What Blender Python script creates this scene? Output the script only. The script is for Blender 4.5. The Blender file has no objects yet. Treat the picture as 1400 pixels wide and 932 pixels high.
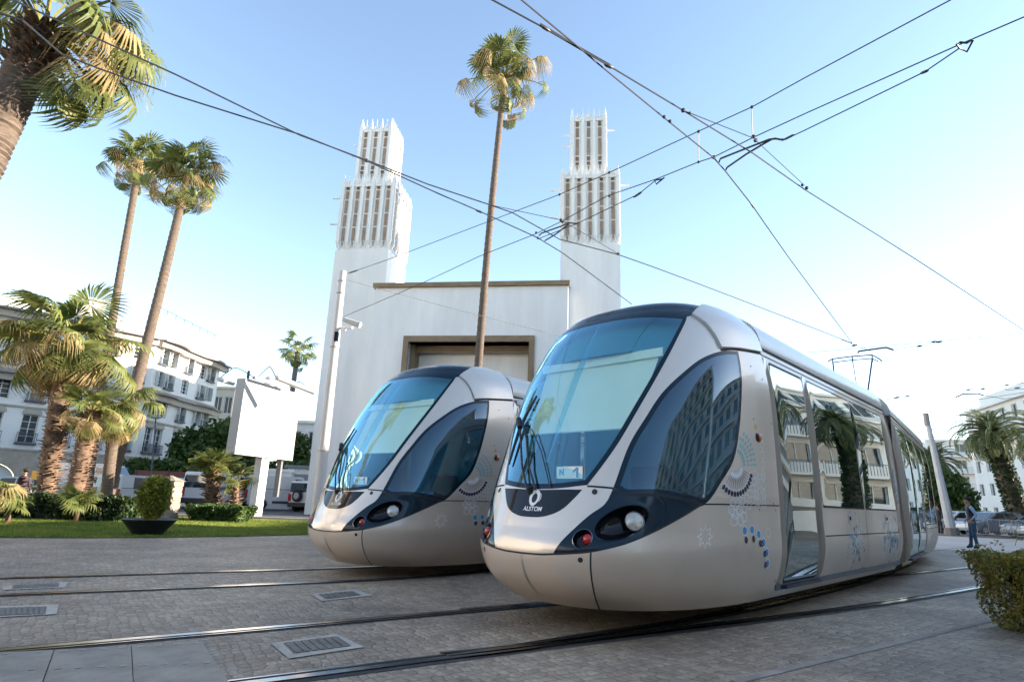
import bpy, bmesh, math, random
import numpy as np
from mathutils import Vector, Matrix
from mathutils.geometry import delaunay_2d_cdt
R = math.radians
PI = math.pi
random.seed(7)
rng = np.random.default_rng(7)
scene = bpy.context.scene
COL = scene.collection

# ---------------------------------------------------------------- camera
CAM_F, CAM_P, CAM_R, CAM_H = 815.0, R(15.0), R(2.0), 1.1      # focal length in photo pixels, pitch, roll, height
_f = np.array([0, math.cos(CAM_P), math.sin(CAM_P)])
_u0 = np.array([0, -math.sin(CAM_P), math.cos(CAM_P)])
_r0 = np.array([1.0, 0, 0])
_r = _r0 * math.cos(CAM_R) + _u0 * math.sin(CAM_R)
_u = -_r0 * math.sin(CAM_R) + _u0 * math.cos(CAM_R)
_C = np.array([0, 0, CAM_H])
cd = bpy.data.cameras.new('camera')
cd.sensor_width = 36.0
cd.lens = CAM_F / 1400 * 36.0
cd.clip_start = 0.05
cd.clip_end = 6000
cam = bpy.data.objects.new('camera', cd)
COL.objects.link(cam)
cam.matrix_world = Matrix(((_r[0], _u[0], -_f[0], 0), (_r[1], _u[1], -_f[1], 0), (_r[2], _u[2], -_f[2], CAM_H), (0, 0, 0, 1)))
scene.camera = cam

def ray(x, y):
    return (x - 700) * _r - (y - 466) * _u + CAM_F * _f
def at(x, y, Y):
    """world point seen at photo pixel x, y at world depth Y"""
    d = ray(x, y)
    return Vector(_C + d * (Y / d[1]))
def gnd(x, y, z=0.0):
    d = ray(x, y)
    return Vector(_C + d * ((z - CAM_H) / d[2]))
def zpl(x, y, z):
    return gnd(x, y, z)

# ---------------------------------------------------------------- materials
MATS = {}
def mat(name, color, rough=0.6, metal=0.0, var=0.0, vscale=4.0, bump=0.0, bscale=30.0, coat=0.0, spec=0.5,
        color2=None, emit=None, detail=6.0, stretch=None, trans=0.0, sheen=0.0):
    if name in MATS: return MATS[name]
    m = bpy.data.materials.new(name); m.use_nodes = True
    nt = m.node_tree; N = nt.nodes; L = nt.links
    b = N['Principled BSDF']
    c = (*color, 1.0)
    b.inputs['Base Color'].default_value = c
    b.inputs['Roughness'].default_value = rough
    b.inputs['Metallic'].default_value = metal
    b.inputs['Specular IOR Level'].default_value = spec
    b.inputs['Coat Weight'].default_value = coat
    b.inputs['Coat Roughness'].default_value = 0.05
    if trans: b.inputs['Transmission Weight'].default_value = trans
    if emit:
        b.inputs['Emission Color'].default_value = (*emit[0], 1); b.inputs['Emission Strength'].default_value = emit[1]
    tc = N.new('ShaderNodeTexCoord')
    src = tc.outputs['Object']
    if stretch:
        mp = N.new('ShaderNodeMapping'); mp.inputs['Scale'].default_value = stretch
        L.new(src, mp.inputs['Vector']); src = mp.outputs['Vector']
    if var or color2:
        nz = N.new('ShaderNodeTexNoise'); nz.inputs['Scale'].default_value = vscale; nz.inputs['Detail'].default_value = detail
        nz.inputs['Roughness'].default_value = 0.65
        L.new(src, nz.inputs['Vector'])
        rp = N.new('ShaderNodeValToRGB')
        c2 = color2 if color2 else tuple(max(0, v * (1 - var)) for v in color)
        c1 = color if color2 else tuple(min(1, v * (1 + var)) for v in color)
        rp.color_ramp.elements[0].position = 0.33; rp.color_ramp.elements[1].position = 0.67
        rp.color_ramp.elements[0].color = (*c2, 1); rp.color_ramp.elements[1].color = (*c1, 1)
        L.new(nz.outputs['Fac'], rp.inputs['Fac']); L.new(rp.outputs['Color'], b.inputs['Base Color'])
    if bump:
        nb = N.new('ShaderNodeTexNoise'); nb.inputs['Scale'].default_value = bscale; nb.inputs['Detail'].default_value = 5
        L.new(src, nb.inputs['Vector'])
        bp = N.new('ShaderNodeBump'); bp.inputs['Strength'].default_value = bump; bp.inputs['Distance'].default_value = 0.03
        L.new(nb.outputs['Fac'], bp.inputs['Height']); L.new(bp.outputs['Normal'], b.inputs['Normal'])
    MATS[name] = m
    return m

def glass_mat(name, tint, ior=1.5, rough=0.0, boost=1.0, gcol=(1,1,1)):
    """thin window pane: mirror reflection by fresnel over a tinted see-through layer"""
    if name in MATS: return MATS[name]
    m = bpy.data.materials.new(name); m.use_nodes = True
    nt = m.node_tree; N = nt.nodes; L = nt.links
    N.remove(N['Principled BSDF'])
    out = N['Material Output']
    tr = N.new('ShaderNodeBsdfTransparent'); tr.inputs['Color'].default_value = (*tint, 1)
    gl = N.new('ShaderNodeBsdfGlossy'); gl.inputs['Roughness'].default_value = rough; gl.inputs['Color'].default_value = (*gcol, 1)
    fr = N.new('ShaderNodeFresnel'); fr.inputs['IOR'].default_value = ior
    geo = N.new('ShaderNodeNewGeometry')
    mx = N.new('ShaderNodeMixShader')
    # the fresnel node flips its IOR on back faces: a thin pane reflects alike from both sides
    mul = N.new('ShaderNodeMath'); mul.operation = 'MULTIPLY_ADD'
    inv = N.new('ShaderNodeMath'); inv.operation = 'SUBTRACT'; inv.inputs[0].default_value = 1.0
    L.new(geo.outputs['Backfacing'], inv.inputs[1])
    L.new(fr.outputs['Fac'], mul.inputs[0]); L.new(inv.outputs[0], mul.inputs[1]); mul.inputs[2].default_value = 0.0
    ad = N.new('ShaderNodeMath'); ad.operation = 'MULTIPLY'; ad.inputs[1].default_value = boost; ad.use_clamp = True
    L.new(mul.outputs[0], ad.inputs[0])
    L.new(ad.outputs[0], mx.inputs['Fac'])
    L.new(tr.outputs[0], mx.inputs[1]); L.new(gl.outputs[0], mx.inputs[2]); L.new(mx.outputs[0], out.inputs['Surface'])
    MATS[name] = m
    return m

def leaf_mat(name, c1, c2, transl=0.35, rough=0.55, scale=1.2):
    if name in MATS: return MATS[name]
    m = bpy.data.materials.new(name); m.use_nodes = True
    nt = m.node_tree; N = nt.nodes; L = nt.links
    b = N['Principled BSDF']; b.inputs['Roughness'].default_value = rough; b.inputs['Specular IOR Level'].default_value = 0.35
    tc = N.new('ShaderNodeTexCoord'); nz = N.new('ShaderNodeTexNoise'); nz.inputs['Scale'].default_value = scale; nz.inputs['Detail'].default_value = 8
    nz.inputs['Roughness'].default_value = 0.75
    L.new(tc.outputs['Object'], nz.inputs['Vector'])
    rp = N.new('ShaderNodeValToRGB'); rp.color_ramp.elements[0].position = 0.36; rp.color_ramp.elements[1].position = 0.64
    rp.color_ramp.elements[0].color = (*c1, 1); rp.color_ramp.elements[1].color = (*c2, 1)
    L.new(nz.outputs['Fac'], rp.inputs['Fac']); L.new(rp.outputs['Color'], b.inputs['Base Color'])
    tl = N.new('ShaderNodeBsdfTranslucent'); L.new(rp.outputs['Color'], tl.inputs['Color'])
    mx = N.new('ShaderNodeMixShader'); mx.inputs['Fac'].default_value = transl
    L.new(b.outputs[0], mx.inputs[1]); L.new(tl.outputs[0], mx.inputs[2]); L.new(mx.outputs[0], N['Material Output'].inputs['Surface'])
    MATS[name] = m
    return m

# ---------------------------------------------------------------- mesh building
OFF = {}
class MB:
    """collects geometry in world (or frame) coordinates; build() links it as one mesh object"""
    def __init__(s, M=None): s.v = []; s.f = []; s.m = []; s.M = M; s.mi = 0
    def add(s, vs, fs):
        n = len(s.v)
        if s.M is not None: vs = [s.M @ Vector(p) for p in vs]
        s.v.extend([tuple(p) for p in vs]); s.f.extend([tuple(i + n for i in f) for f in fs]); s.m.extend([s.mi] * len(fs))
    def box(s, x0, x1, y0, y1, z0, z1):
        v = [(x0,y0,z0),(x1,y0,z0),(x1,y1,z0),(x0,y1,z0),(x0,y0,z1),(x1,y0,z1),(x1,y1,z1),(x0,y1,z1)]
        s.add(v, [(0,3,2,1),(4,5,6,7),(0,1,5,4),(1,2,6,5),(2,3,7,6),(3,0,4,7)])
    def quad(s, a, b, c, d): s.add([a, b, c, d], [(0,1,2,3)])
    def prism(s, poly, d):
        """poly: closed list of 3D points, extruded by vector d"""
        n = len(poly); d = Vector(d)
        v = [Vector(p) for p in poly] + [Vector(p) + d for p in poly]
        s.add(v, [tuple(range(n))[::-1], tuple(range(n, 2*n))] + [(i, (i+1) % n, n + (i+1) % n, n + i) for i in range(n)])
    def lathe(s, prof, n=16, c=(0,0,0), caps=True):
        c = Vector(c); vs = []; fs = []
        for r, z in prof:
            for i in range(n):
                a = 2*PI*i/n; vs.append(c + Vector((r*math.cos(a), r*math.sin(a), z)))
        for k in range(len(prof)-1):
            for i in range(n):
                j = (i+1) % n; fs.append((k*n+i, k*n+j, (k+1)*n+j, (k+1)*n+i))
        if caps: fs.append(tuple(range(n))[::-1]); fs.append(tuple((len(prof)-1)*n + i for i in range(n)))
        s.add(vs, fs)
    def tube(s, pts, rad, n=8, caps=True):
        pts = [Vector(p) for p in pts]
        rr = rad if isinstance(rad, (list, tuple, np.ndarray)) else [rad]*len(pts)
        vs = []; fs = []; prev = None
        for i, p in enumerate(pts):
            t = (pts[min(i+1, len(pts)-1)] - pts[max(i-1, 0)])
            if t.length < 1e-9: t = Vector((0,0,1))
            t.normalize()
            if prev is None:
                a = Vector((0,0,1)) if abs(t.z) < 0.9 else Vector((1,0,0))
                x = t.cross(a).normalized()
            else:
                x = (prev - t * prev.dot(t))
                x = x.normalized() if x.length > 1e-6 else t.orthogonal().normalized()
            prev = x; y = t.cross(x)
            for k in range(n):
                an = 2*PI*k/n; vs.append(p + (x*math.cos(an) + y*math.sin(an)) * rr[i])
        for i in range(len(pts)-1):
            for k in range(n):
                j = (k+1) % n; fs.append((i*n+k, i*n+j, (i+1)*n+j, (i+1)*n+k))
        if caps: fs.append(tuple(range(n))[::-1]); fs.append(tuple((len(pts)-1)*n + k for k in range(n)))
        s.add(vs, fs)
    def ball(s, c, r, n=10, sc=(1,1,1)):
        c = Vector(c); vs = [c + Vector((0,0,-r*sc[2]))]; fs = []
        m = n//2
        for i in range(1, m):
            ph = -PI/2 + PI*i/m
            for k in range(n):
                a = 2*PI*k/n; vs.append(c + Vector((r*sc[0]*math.cos(ph)*math.cos(a), r*sc[1]*math.cos(ph)*math.sin(a), r*sc[2]*math.sin(ph))))
        vs.append(c + Vector((0,0,r*sc[2])))
        for k in range(n):
            fs.append((0, 1+(k+1) % n, 1+k))
            fs.append((len(vs)-1, 1+(m-2)*n+k, 1+(m-2)*n+(k+1) % n))
        for i in range(m-2):
            for k in range(n):
                j = (k+1) % n; fs.append((1+i*n+k, 1+i*n+j, 1+(i+1)*n+j, 1+(i+1)*n+k))
        s.add(vs, fs)
    def arr(s, V, F):
        """numpy vertices and a list / array of faces"""
        n = len(s.v)
        if s.M is not None: V = [tuple(s.M @ Vector(p)) for p in V]
        else: V = [tuple(p) for p in np.asarray(V, float)]
        s.v.extend(V); s.f.extend([tuple(int(i) + n for i in f) for f in F]); s.m.extend([s.mi]*len(F))
    def build(s, name, material, parent=None, smooth=None, bevel=0.0):
        me = bpy.data.meshes.new(name)
        off = OFF.get(parent.name, Vector((0,0,0))) if parent else Vector((0,0,0))
        me.from_pydata([(p[0]-off.x, p[1]-off.y, p[2]-off.z) for p in s.v], [], s.f)
        ms = material if isinstance(material, (list, tuple)) else [material]
        for m in ms: me.materials.append(m)
        if len(ms) > 1: me.polygons.foreach_set('material_index', s.m)
        if smooth is not None:
            me.polygons.foreach_set('use_smooth', [True]*len(me.polygons))
            if smooth < 180: me.set_sharp_from_angle(angle=R(smooth))
        me.update()
        o = bpy.data.objects.new(name, me); COL.objects.link(o)
        if parent: o.parent = parent
        OFF[o.name] = off
        if bevel:
            b = o.modifiers.new('bevel', 'BEVEL'); b.width = bevel; b.segments = 2; b.limit_method = 'ANGLE'; b.angle_limit = R(40)
        return o

def tag(o, label, cat, group=None, kind=None):
    if label: o['label'] = label
    if cat: o['category'] = cat
    if group: o['group'] = group
    if kind: o['kind'] = kind
    return o
def thing(name, label, cat, loc=(0,0,0), group=None):
    o = bpy.data.objects.new(name, None); COL.objects.link(o)
    o.location = loc; o.empty_display_size = 0.2
    OFF[o.name] = Vector(loc)
    return tag(o, label, cat, group)
def structure(o): o['kind'] = 'structure'; return o
def copy_tree(o, parent=None, skip=()):
    c = o.copy(); COL.objects.link(c)
    if parent: c.parent = parent
    OFF[c.name] = OFF.get(o.name, Vector((0,0,0)))
    for ch in list(o.children):
        if ch.name.split('.')[0] in skip: continue
        copy_tree(ch, c, skip)
    return c

def catmull(P, step=0.03, closed=False):
    """dense polyline through 2D/3D control points"""
    P = [np.array(p, float) for p in P]; n = len(P); out = []
    rngi = n if closed else n-1
    for i in range(rngi):
        b, c = P[i], P[(i+1) % n]
        a = P[(i-1) % n] if (closed or i > 0) else 2*b - c
        d = P[(i+2) % n] if (closed or i+2 < n) else 2*c - b
        k = max(1, int(np.linalg.norm(c-b)/step))
        for j in range(k):
            t = j/k
            out.append(.5*((2*b)+(c-a)*t+(2*a-5*b+4*c-d)*t*t+(3*b-a-3*c+d)*t**3))
    if not closed: out.append(P[-1])
    return out
def in_poly(px, py, poly):
    poly = np.asarray(poly); inside = np.zeros(len(px), bool); n = len(poly); j = n-1
    for i in range(n):
        xi, yi = poly[i]; xj, yj = poly[j]
        if yi != yj:
            c = ((yi > py) != (yj > py)) & (px < (xj-xi)*(py-yi)/(yj-yi)+xi)
            inside ^= c
        j = i
    return inside

# ---------------------------------------------------------------- light and air
SUN_AZ, SUN_EL = R(88.5), R(16)
w = bpy.data.worlds.new('World'); scene.world = w; w.use_nodes = True
nt = w.node_tree
bg = nt.nodes['Background']
sky = nt.nodes.new('ShaderNodeTexSky'); sky.sky_type = 'NISHITA'; sky.sun_disc = False
sky.sun_elevation = SUN_EL; sky.sun_rotation = SUN_AZ; sky.altitude = 900; sky.air_density = 1.0; sky.dust_density = 0.4; sky.ozone_density = 0.35
nt.links.new(sky.outputs[0], bg.inputs[0]); bg.inputs[1].default_value = 0.135
sl = bpy.data.lights.new('sun', 'SUN'); sl.energy = 4.8; sl.angle = R(0.5); sl.color = (1.0, 0.86, 0.70)
so = bpy.data.objects.new('sun', sl); COL.objects.link(so)
sd = Vector((math.sin(SUN_AZ)*math.cos(SUN_EL), math.cos(SUN_AZ)*math.cos(SUN_EL), math.sin(SUN_EL)))
so.rotation_euler = sd.to_track_quat('Z', 'Y').to_euler(); so.location = (30, 10, 40)
scene.view_settings.view_transform = 'Standard'; scene.view_settings.look = 'None'
scene.view_settings.exposure = 1.87; scene.view_settings.gamma = 1.0
scene.render.engine = 'CYCLES'
scene.cycles.use_denoising = True
scene.cycles.max_bounces = 8; scene.cycles.transparent_max_bounces = 16
scene.cycles.caustics_reflective = False; scene.cycles.caustics_refractive = False
# ================================================================ trams
SE = -1.30
KZ = np.array([.22,.35,.5,.7,.9,1.1,1.25,1.6,2.0,2.4,2.75,3.0,3.16,3.31,3.42,3.47])
KS = np.array([-3.475,-3.679,-3.813,-3.867,-3.791,-3.706,-3.642,-3.488,-3.331,-3.128,-2.904,-2.708,-2.552,-2.343,-1.894,-1.32])
KW = np.array([1.134,1.219,1.282,1.323,1.323,1.323,1.331,1.334,1.331,1.315,1.261,1.205,1.097,.911,.52,.02])
KP = np.array([2.568,2.648,2.678,2.722,2.749,2.784,2.834,2.837,2.774,2.693,2.649,2.673,2.690,2.748,2.734,2.720])
KQ = np.array([2.554,2.627,2.663,2.706,2.725,2.751,2.776,2.751,2.691,2.598,2.571,2.599,2.591,2.668,2.649,2.647])
def kint(v, A):
    n = len(A); v = np.asarray(v, float); i = np.clip(np.floor(v).astype(int), 0, n-2); t = v-i
    g = lambda k: A[np.clip(k, 0, n-1)]
    a, b, c, d = g(i-1), g(i), g(i+1), g(i+2)
    a = np.where(i-1 < 0, 2*b-c, a); d = np.where(i+2 > n-1, 2*c-b, d)
    return .5*((2*b)+(c-a)*t+(2*a-5*b+4*c-d)*t*t+(3*b-a-3*c+d)*t**3)
def nose(th, v):
    """tram nose surface: angle round the plan outline, height knot -> local x (back), y (left), z"""
    th = np.asarray(th, float); v = np.asarray(v, float)
    L = SE-kint(v, KS); ww = kint(v, KW)
    c = np.abs(np.cos(th)); s = np.abs(np.sin(th))
    return np.stack([SE-L*c**(2/kint(v, KP)), -ww*np.sign(th)*s**(2/kint(v, KQ)), kint(v, KZ)], -1)
def nose_n(th, v):
    e = 2e-3; th = np.clip(np.asarray(th, float), -PI/2+3e-3, PI/2-3e-3); v = np.clip(np.asarray(v, float), .01, 14.98)
    th = np.where(np.abs(th) < 3e-3, 3e-3, th)
    n = np.cross(nose(th+e, v)-nose(th-e, v), nose(th, v+.01)-nose(th, v-.01))
    n /= np.maximum(np.linalg.norm(n, axis=-1, keepdims=True), 1e-12)
    o = nose(th, v)-np.array([SE+.4, 0, 1.4])
    return n*np.sign((n*o).sum(-1, keepdims=True))
_th = np.linspace(-PI/2, PI/2, 4001)
_p = nose(_th, np.full(4001, 7.5)); _U = np.concatenate([[0], np.cumsum(np.linalg.norm(np.diff(_p, axis=0), axis=1))]); _U -= _U[2000]
_vv = np.linspace(0, 15, 1501)
_Wl = (np.concatenate([[0], np.cumsum(np.linalg.norm(np.diff(nose(np.full(1501, .02), _vv), axis=0), axis=1))])
       + np.concatenate([[0], np.cumsum(np.linalg.norm(np.diff(nose(np.full(1501, 1.3), _vv), axis=0), axis=1))]))/2
UM, WM = _U[-1], _Wl[-1]
def dom(th, v): return np.stack([np.interp(th, _th, _U), np.interp(v, _vv, _Wl)], -1)
def undom(q):
    q = np.asarray(q, float)
    return np.interp(q[..., 0], _U, _th), np.interp(q[..., 1], _Wl, _vv)
def D(pts): return [dom(a, b) for a, b in pts]
def onnose(q, off=0.0):
    th, v = undom(q); return nose(th, v)+nose_n(th, v)*off

# feature lines of the right half (angle, height knot)
WSO_B = [(0,5.838),(.0965,5.897),(.2666,6.035)]
WSO_S = [(.2666,6.035),(.342,6.62),(.4365,7.326),(.5581,8.347),(.6868,9.63),(.7855,11.253)]
WSO_T = [(.7855,11.253),(.6059,11.348),(.3959,11.488),(.2114,11.576),(0,11.62)]
EMB = [(.243,5.86),(.2065,5.283),(.1614,4.775),(.1188,4.55),(.075,4.414),(.0334,4.335),(0,4.32)]
SEAM = [(0,2.81),(.0806,2.829),(.1675,2.891),(.2701,2.971),(.3924,3.09)]
BSEAM = [(.3926,3.076),(.3921,2.426),(.3858,1.487),(.3572,.321),(.349,0)]
PODL = [(.165,2.934),(.1965,3.374),(.2546,3.928),(.3351,4.536),(.4122,5.019),(.4392,5.919)]
PODT = [(.4392,5.94),(.4755,5.833),(.53,5.66),(.644,5.70),(.7623,5.70),(.88,5.549),(1.05,5.20)]
PODB = [(1.05,5.20),(1.0148,5.054),(.8943,4.508),(.7537,3.977),(.6277,3.563),(.5385,3.344),(.3924,3.09)]
WIN_A = [(.4392,5.95),(.4837,7.039),(.5723,7.731),(.6659,8.359),(.795,8.891),(.942,9.385),(1.1272,9.739),(1.31,9.902)]
WIN_C = [(1.31,9.902),(1.318,9.3),(1.312,8.5),(1.298,7.783),(1.2553,6.923),(1.1604,6.283),(1.09,5.6),(1.05,5.20)]
FAIR_F = [(.832,11.375),(.9576,10.844),(1.0584,10.273),(1.1137,9.85)]
FAIR_B = [(1.1137,9.85),(1.2872,9.98),(1.5708,10.25)]
FAIR_T = [(.832,11.375),(.95,12.2),(1.15,12.9),(1.5708,13.4)]
SEAM_R = [(1.05,5.2),(1.2,5.25),(1.5708,5.335)]
def C_(pts, step=.035): return [np.array(p) for p in catmull(D(pts), step)]
def strip_poly(line, w):
    """closed polygon along a polyline, w wide"""
    P = np.array(line); t = np.gradient(P, axis=0); t /= np.maximum(np.linalg.norm(t, axis=1, keepdims=True), 1e-9)
    n = np.stack([-t[:, 1], t[:, 0]], 1)*w/2
    A, B = P+n, P-n
    A[:, 0] = np.where(np.abs(P[:, 0]) < 1e-6, 0, A[:, 0]); B[:, 0] = np.where(np.abs(P[:, 0]) < 1e-6, 0, B[:, 0])
    return list(A)+list(B[::-1])
def inset(poly, d, axis=True):
    P = np.array(poly); n = len(P); area = .5*np.sum(P[:, 0]*np.roll(P[:, 1], -1)-np.roll(P[:, 0], -1)*P[:, 1])
    a = P-np.roll(P, 1, 0); b = np.roll(P, -1, 0)-P
    nn = lambda t: np.stack([-t[:, 1], t[:, 0]], 1)/np.maximum(np.linalg.norm(t, axis=1, keepdims=True), 1e-9)
    na, nb = nn(a)*np.sign(area), nn(b)*np.sign(area)
    m = na+nb; m /= np.maximum(np.linalg.norm(m, axis=1, keepdims=True), .3)
    k = 1/np.maximum((m*na).sum(1), .5)
    Q = P+m*(d*k)[:, None]
    if axis:
        on = np.abs(P[:, 0]) < 1e-6; Q[on, 0] = 0
    return list(Q)

M_paint = mat('champagne_paint', (.70,.59,.485), rough=.30, metal=.30, coat=.5, bump=0.006, bscale=3)
M_paint2 = mat('silver_paint', (.72,.63,.54), rough=.25, metal=.30, coat=.5, bump=0.004, bscale=3)
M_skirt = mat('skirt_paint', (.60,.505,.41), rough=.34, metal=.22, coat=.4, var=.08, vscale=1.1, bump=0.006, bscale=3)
M_cream = mat('cream_roof_paint', (.62,.58,.52), rough=.35, metal=.15, coat=.4)
M_navy = mat('dark_blue_gloss', (.005,.020,.036), rough=.08, spec=.28)
M_black = mat('black_gloss', (.008,.008,.010), rough=.07, spec=.35)
M_rub = mat('black_rubber', (.015,.015,.017), rough=.6)
M_under = mat('dark_underframe', (.02,.02,.02), rough=.8)
M_lens = mat('headlight_glass', (.52,.48,.42), rough=.16, metal=.5, var=.15, vscale=30, bump=.25, bscale=34)
M_red = mat('red_lens', (.42,.008,.012), rough=.12, coat=.6)
M_orange = mat('orange_lens', (.75,.16,.02), rough=.15, coat=1.0)
M_chrome = mat('chrome', (.22,.23,.25), rough=.2, metal=1.0)
M_white_d = mat('white_decal', (.80,.80,.80), rough=.4)
M_teal_d = mat('teal_decal', (.22,.48,.50), rough=.4)
M_blue_d = mat('blue_decal', (.05,.26,.50), rough=.4)
M_dark_d = mat('dark_decal', (.03,.02,.04), rough=.4)
M_gold_d = mat('gold_decal', (.62,.42,.12), rough=.4)
M_blind = mat('roller_blind', (.80,.82,.70), rough=.8, var=.03, vscale=1.5)
M_cabin = mat('cab_lining', (.25,.62,.80), rough=.5)
M_dash = mat('dashboard', (.03,.42,.70), rough=.45)
M_bluebell = mat('bellows_rubber', (.17,.115,.085), rough=.7)
M_glass_f = glass_mat('windscreen_glass', (.74,.90,.88), ior=1.6, boost=3.4, gcol=(.45,.82,1.0))
M_glass_s = glass_mat('cab_window_glass', (.20,.36,.43), ior=1.75, boost=1.5, gcol=(.58,.76,.92))
M_glass_p = glass_mat('saloon_window_glass', (.03,.05,.053), ior=2.1, boost=2.4, gcol=(.86,.95,.95))
M_floor = mat('tram_floor', (.10,.11,.12), rough=.6)
M_seat = mat('seat_fabric', (.05,.16,.24), rough=.7)
M_gang_shade = mat('gangway_shade', (.05,.06,.065), rough=.6)  # near-black colour standing for the shade inside the gangway
M_lining = mat('saloon_lining', (.55,.56,.54), rough=.6)

tram = thing('tram', 'nearer champagne grey tram with a big blue windscreen and a raised current collector', 'tram', (0,0,0), 'trams waiting side by side')

def tri_domain(polys, xr, yr, step, clear=.014):
    """constrained triangulation of a rectangle with all outlines as edges"""
    V = []; Ed = []
    def add_line(P, closed):
        n = len(V)
        V.extend([(float(np.clip(p[0], *xr)), float(np.clip(p[1], *yr))) for p in P])
        Ed.extend([(n+i, n+i+1) for i in range(len(P)-1)])
        if closed: Ed.append((n+len(P)-1, n))
    add_line([(xr[0], yr[0]), (xr[1], yr[0]), (xr[1], yr[1]), (xr[0], yr[1])], True)
    for P, cl in polys: add_line(P, cl)
    B = np.array(V)
    gx = np.arange(xr[0]+step/2, xr[1], step[0] if isinstance(step, tuple) else step) if not isinstance(step, tuple) else np.arange(xr[0]+step[0]/2, xr[1], step[0])
    gy = np.arange(yr[0], yr[1]+1e-6, step[1] if isinstance(step, tuple) else step)
    G = np.stack(np.meshgrid(gx, gy), -1).reshape(-1, 2)
    keep = np.ones(len(G), bool)
    for i in range(0, len(G), 4000):
        d = ((G[i:i+4000, None, :]-B[None])**2).sum(-1).min(1); keep[i:i+4000] = d > clear**2
    G = G[keep]
    nb = len(V)
    V2 = [Vector(p) for p in V]+[Vector((float(a), float(b))) for a, b in G]
    r = delaunay_2d_cdt(V2, Ed, [], 0, 1e-5, False)
    return np.array([(p[0], p[1]) for p in r[0]]), np.array([tuple(t) for t in r[2]])

def surf_part(name, Q, T, pos, nrm, material, parent, off=0.0, rim=0.0):
    """mesh part from triangles T over domain points Q on a surface, with exact normals"""
    ids = np.unique(T); remap = -np.ones(len(Q), int); remap[ids] = np.arange(len(ids))
    q = Q[ids]; P = pos(q); Nn = nrm(q); P = P+Nn*off
    F = remap[T]
    a = np.cross(P[F[:, 1]]-P[F[:, 0]], P[F[:, 2]]-P[F[:, 0]])
    flip = (a*Nn[F[:, 0]]).sum(1) < 0
    F[flip] = F[flip][:, ::-1]
    good = np.linalg.norm(a, axis=1) > 1e-12
    F = F[good]
    faces = [tuple(int(i) for i in f) for f in F]
    nn = [tuple(x) for x in Nn]; verts = [tuple(x) for x in P]
    if rim:
        cnt = {}
        for f in faces:
            for k in range(3):
                e = (f[k], f[(k+1) % 3]); cnt[e] = cnt.get(e, 0)+1
        bd = [e for e in cnt if (e[1], e[0]) not in cnt]
        base = {}
        for e in bd:
            for i in e:
                if i not in base:
                    base[i] = len(verts); verts.append(tuple(P[i]-Nn[i]*rim)); nn.append(nn[i])
        for e in bd: faces.append((e[1], e[0], base[e[0]], base[e[1]]))
    me = bpy.data.meshes.new(name); me.from_pydata(verts, [], faces)
    me.materials.append(material)
    me.polygons.foreach_set('use_smooth', [True]*len(me.polygons))
    me.normals_split_custom_set_from_vertices(nn)
    o = bpy.data.objects.new(name, me); COL.objects.link(o); o.parent = parent
    OFF[o.name] = Vector((0,0,0))
    return o

# ---- nose regions (right half polygons, mirrored)
ws_out = C_(WSO_B)[:-1]+C_(WSO_S)[:-1]+C_(WSO_T)
ws_in = inset(ws_out, .05)
pod = C_(PODL)[:-1]+C_(PODT)[:-1]+C_(PODB)[:-1]+C_([(.3924,3.09),(.2701,2.971),(.165,2.934)])[:-1]
win_out = C_(WIN_A)[:-1]+C_(WIN_C)[:-1]+C_(PODT[::-1])[:-1]
win_in = inset(win_out, .05, False)
emb = [dom(0, 5.80)]+[dom(.12, 5.85)]+C_(EMB)
fair = C_(FAIR_F)[:-1]+C_(FAIR_B)[:-1]+C_(FAIR_T[::-1])[:-1]
cap = C_(WSO_T[::-1])[:-1]+C_([(.7855,11.253),(.832,11.375)])[:-1]+C_(FAIR_T)+[dom(PI/2, 15), dom(0, 15)]
bump = C_(SEAM)[:-1]+C_(BSEAM)+[dom(0, 0)]
skirt = C_(BSEAM[::-1])[:-1]+C_(PODB[::-1])[:-1]+C_(SEAM_R)+[dom(PI/2, 0)]
pillar = C_(WIN_C[::-1])[:-1]+C_([(1.31,9.902),(1.4,10.07),(1.5708,10.25)])+C_(SEAM_R[::-1])[:-1]
hc = dom(.5419, 4.269); ha = dom(.690, 4.72)-hc; hl_a = np.linalg.norm(ha); hl_dir = ha/hl_a; hl_b = hl_a*.60
def ellipse(c, a, b, dr, n=40): return [c+dr*a*math.cos(t)+np.array([-dr[1], dr[0]])*b*math.sin(t) for t in np.linspace(0, 2*PI, n, endpoint=False)]
hl = ellipse(hc, hl_a, hl_b, hl_dir)
rc = dom(.3241, 3.571); rr_ = abs(dom(.3838, 3.59)[0]-rc[0])*.98
red = ellipse(rc, rr_, rr_, np.array([1., 0]), 28)
seams = [strip_poly(C_(SEAM+PODB[::-1][1:]), .016), strip_poly(C_([(.3926,3.05)]+BSEAM[1:]), .014), strip_poly(C_(SEAM_R), .014),
         strip_poly(C_([(.2666,6.0),(.35,5.98),(.4392,5.95)]), .018), strip_poly(C_(PODT), .026), strip_poly(C_(FAIR_F), .010),
         strip_poly(C_([(.72,5.66),(.79,5.1),(.80,4.5),(.754,3.99)]), .012)]
fair_gap = strip_poly(C_([(1.12,9.78),(1.2872,9.94),(1.5708,10.19)]), .03)
seams.append(fair_gap)
half = [ws_out, ws_in, pod, win_out, win_in, emb, fair, cap, bump, skirt, pillar, hl, red]+seams
lines = []
for P in half:
    lines.append((P, True)); lines.append(([np.array([-p[0], p[1]]) for p in P], True))
Q, T = tri_domain(lines, (-UM, UM), (0, WM), .034)
cen = Q[T].mean(1); ax, ay = np.abs(cen[:, 0]), cen[:, 1]
reg = np.full(len(T), 'front_panel', dtype=object)
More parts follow.
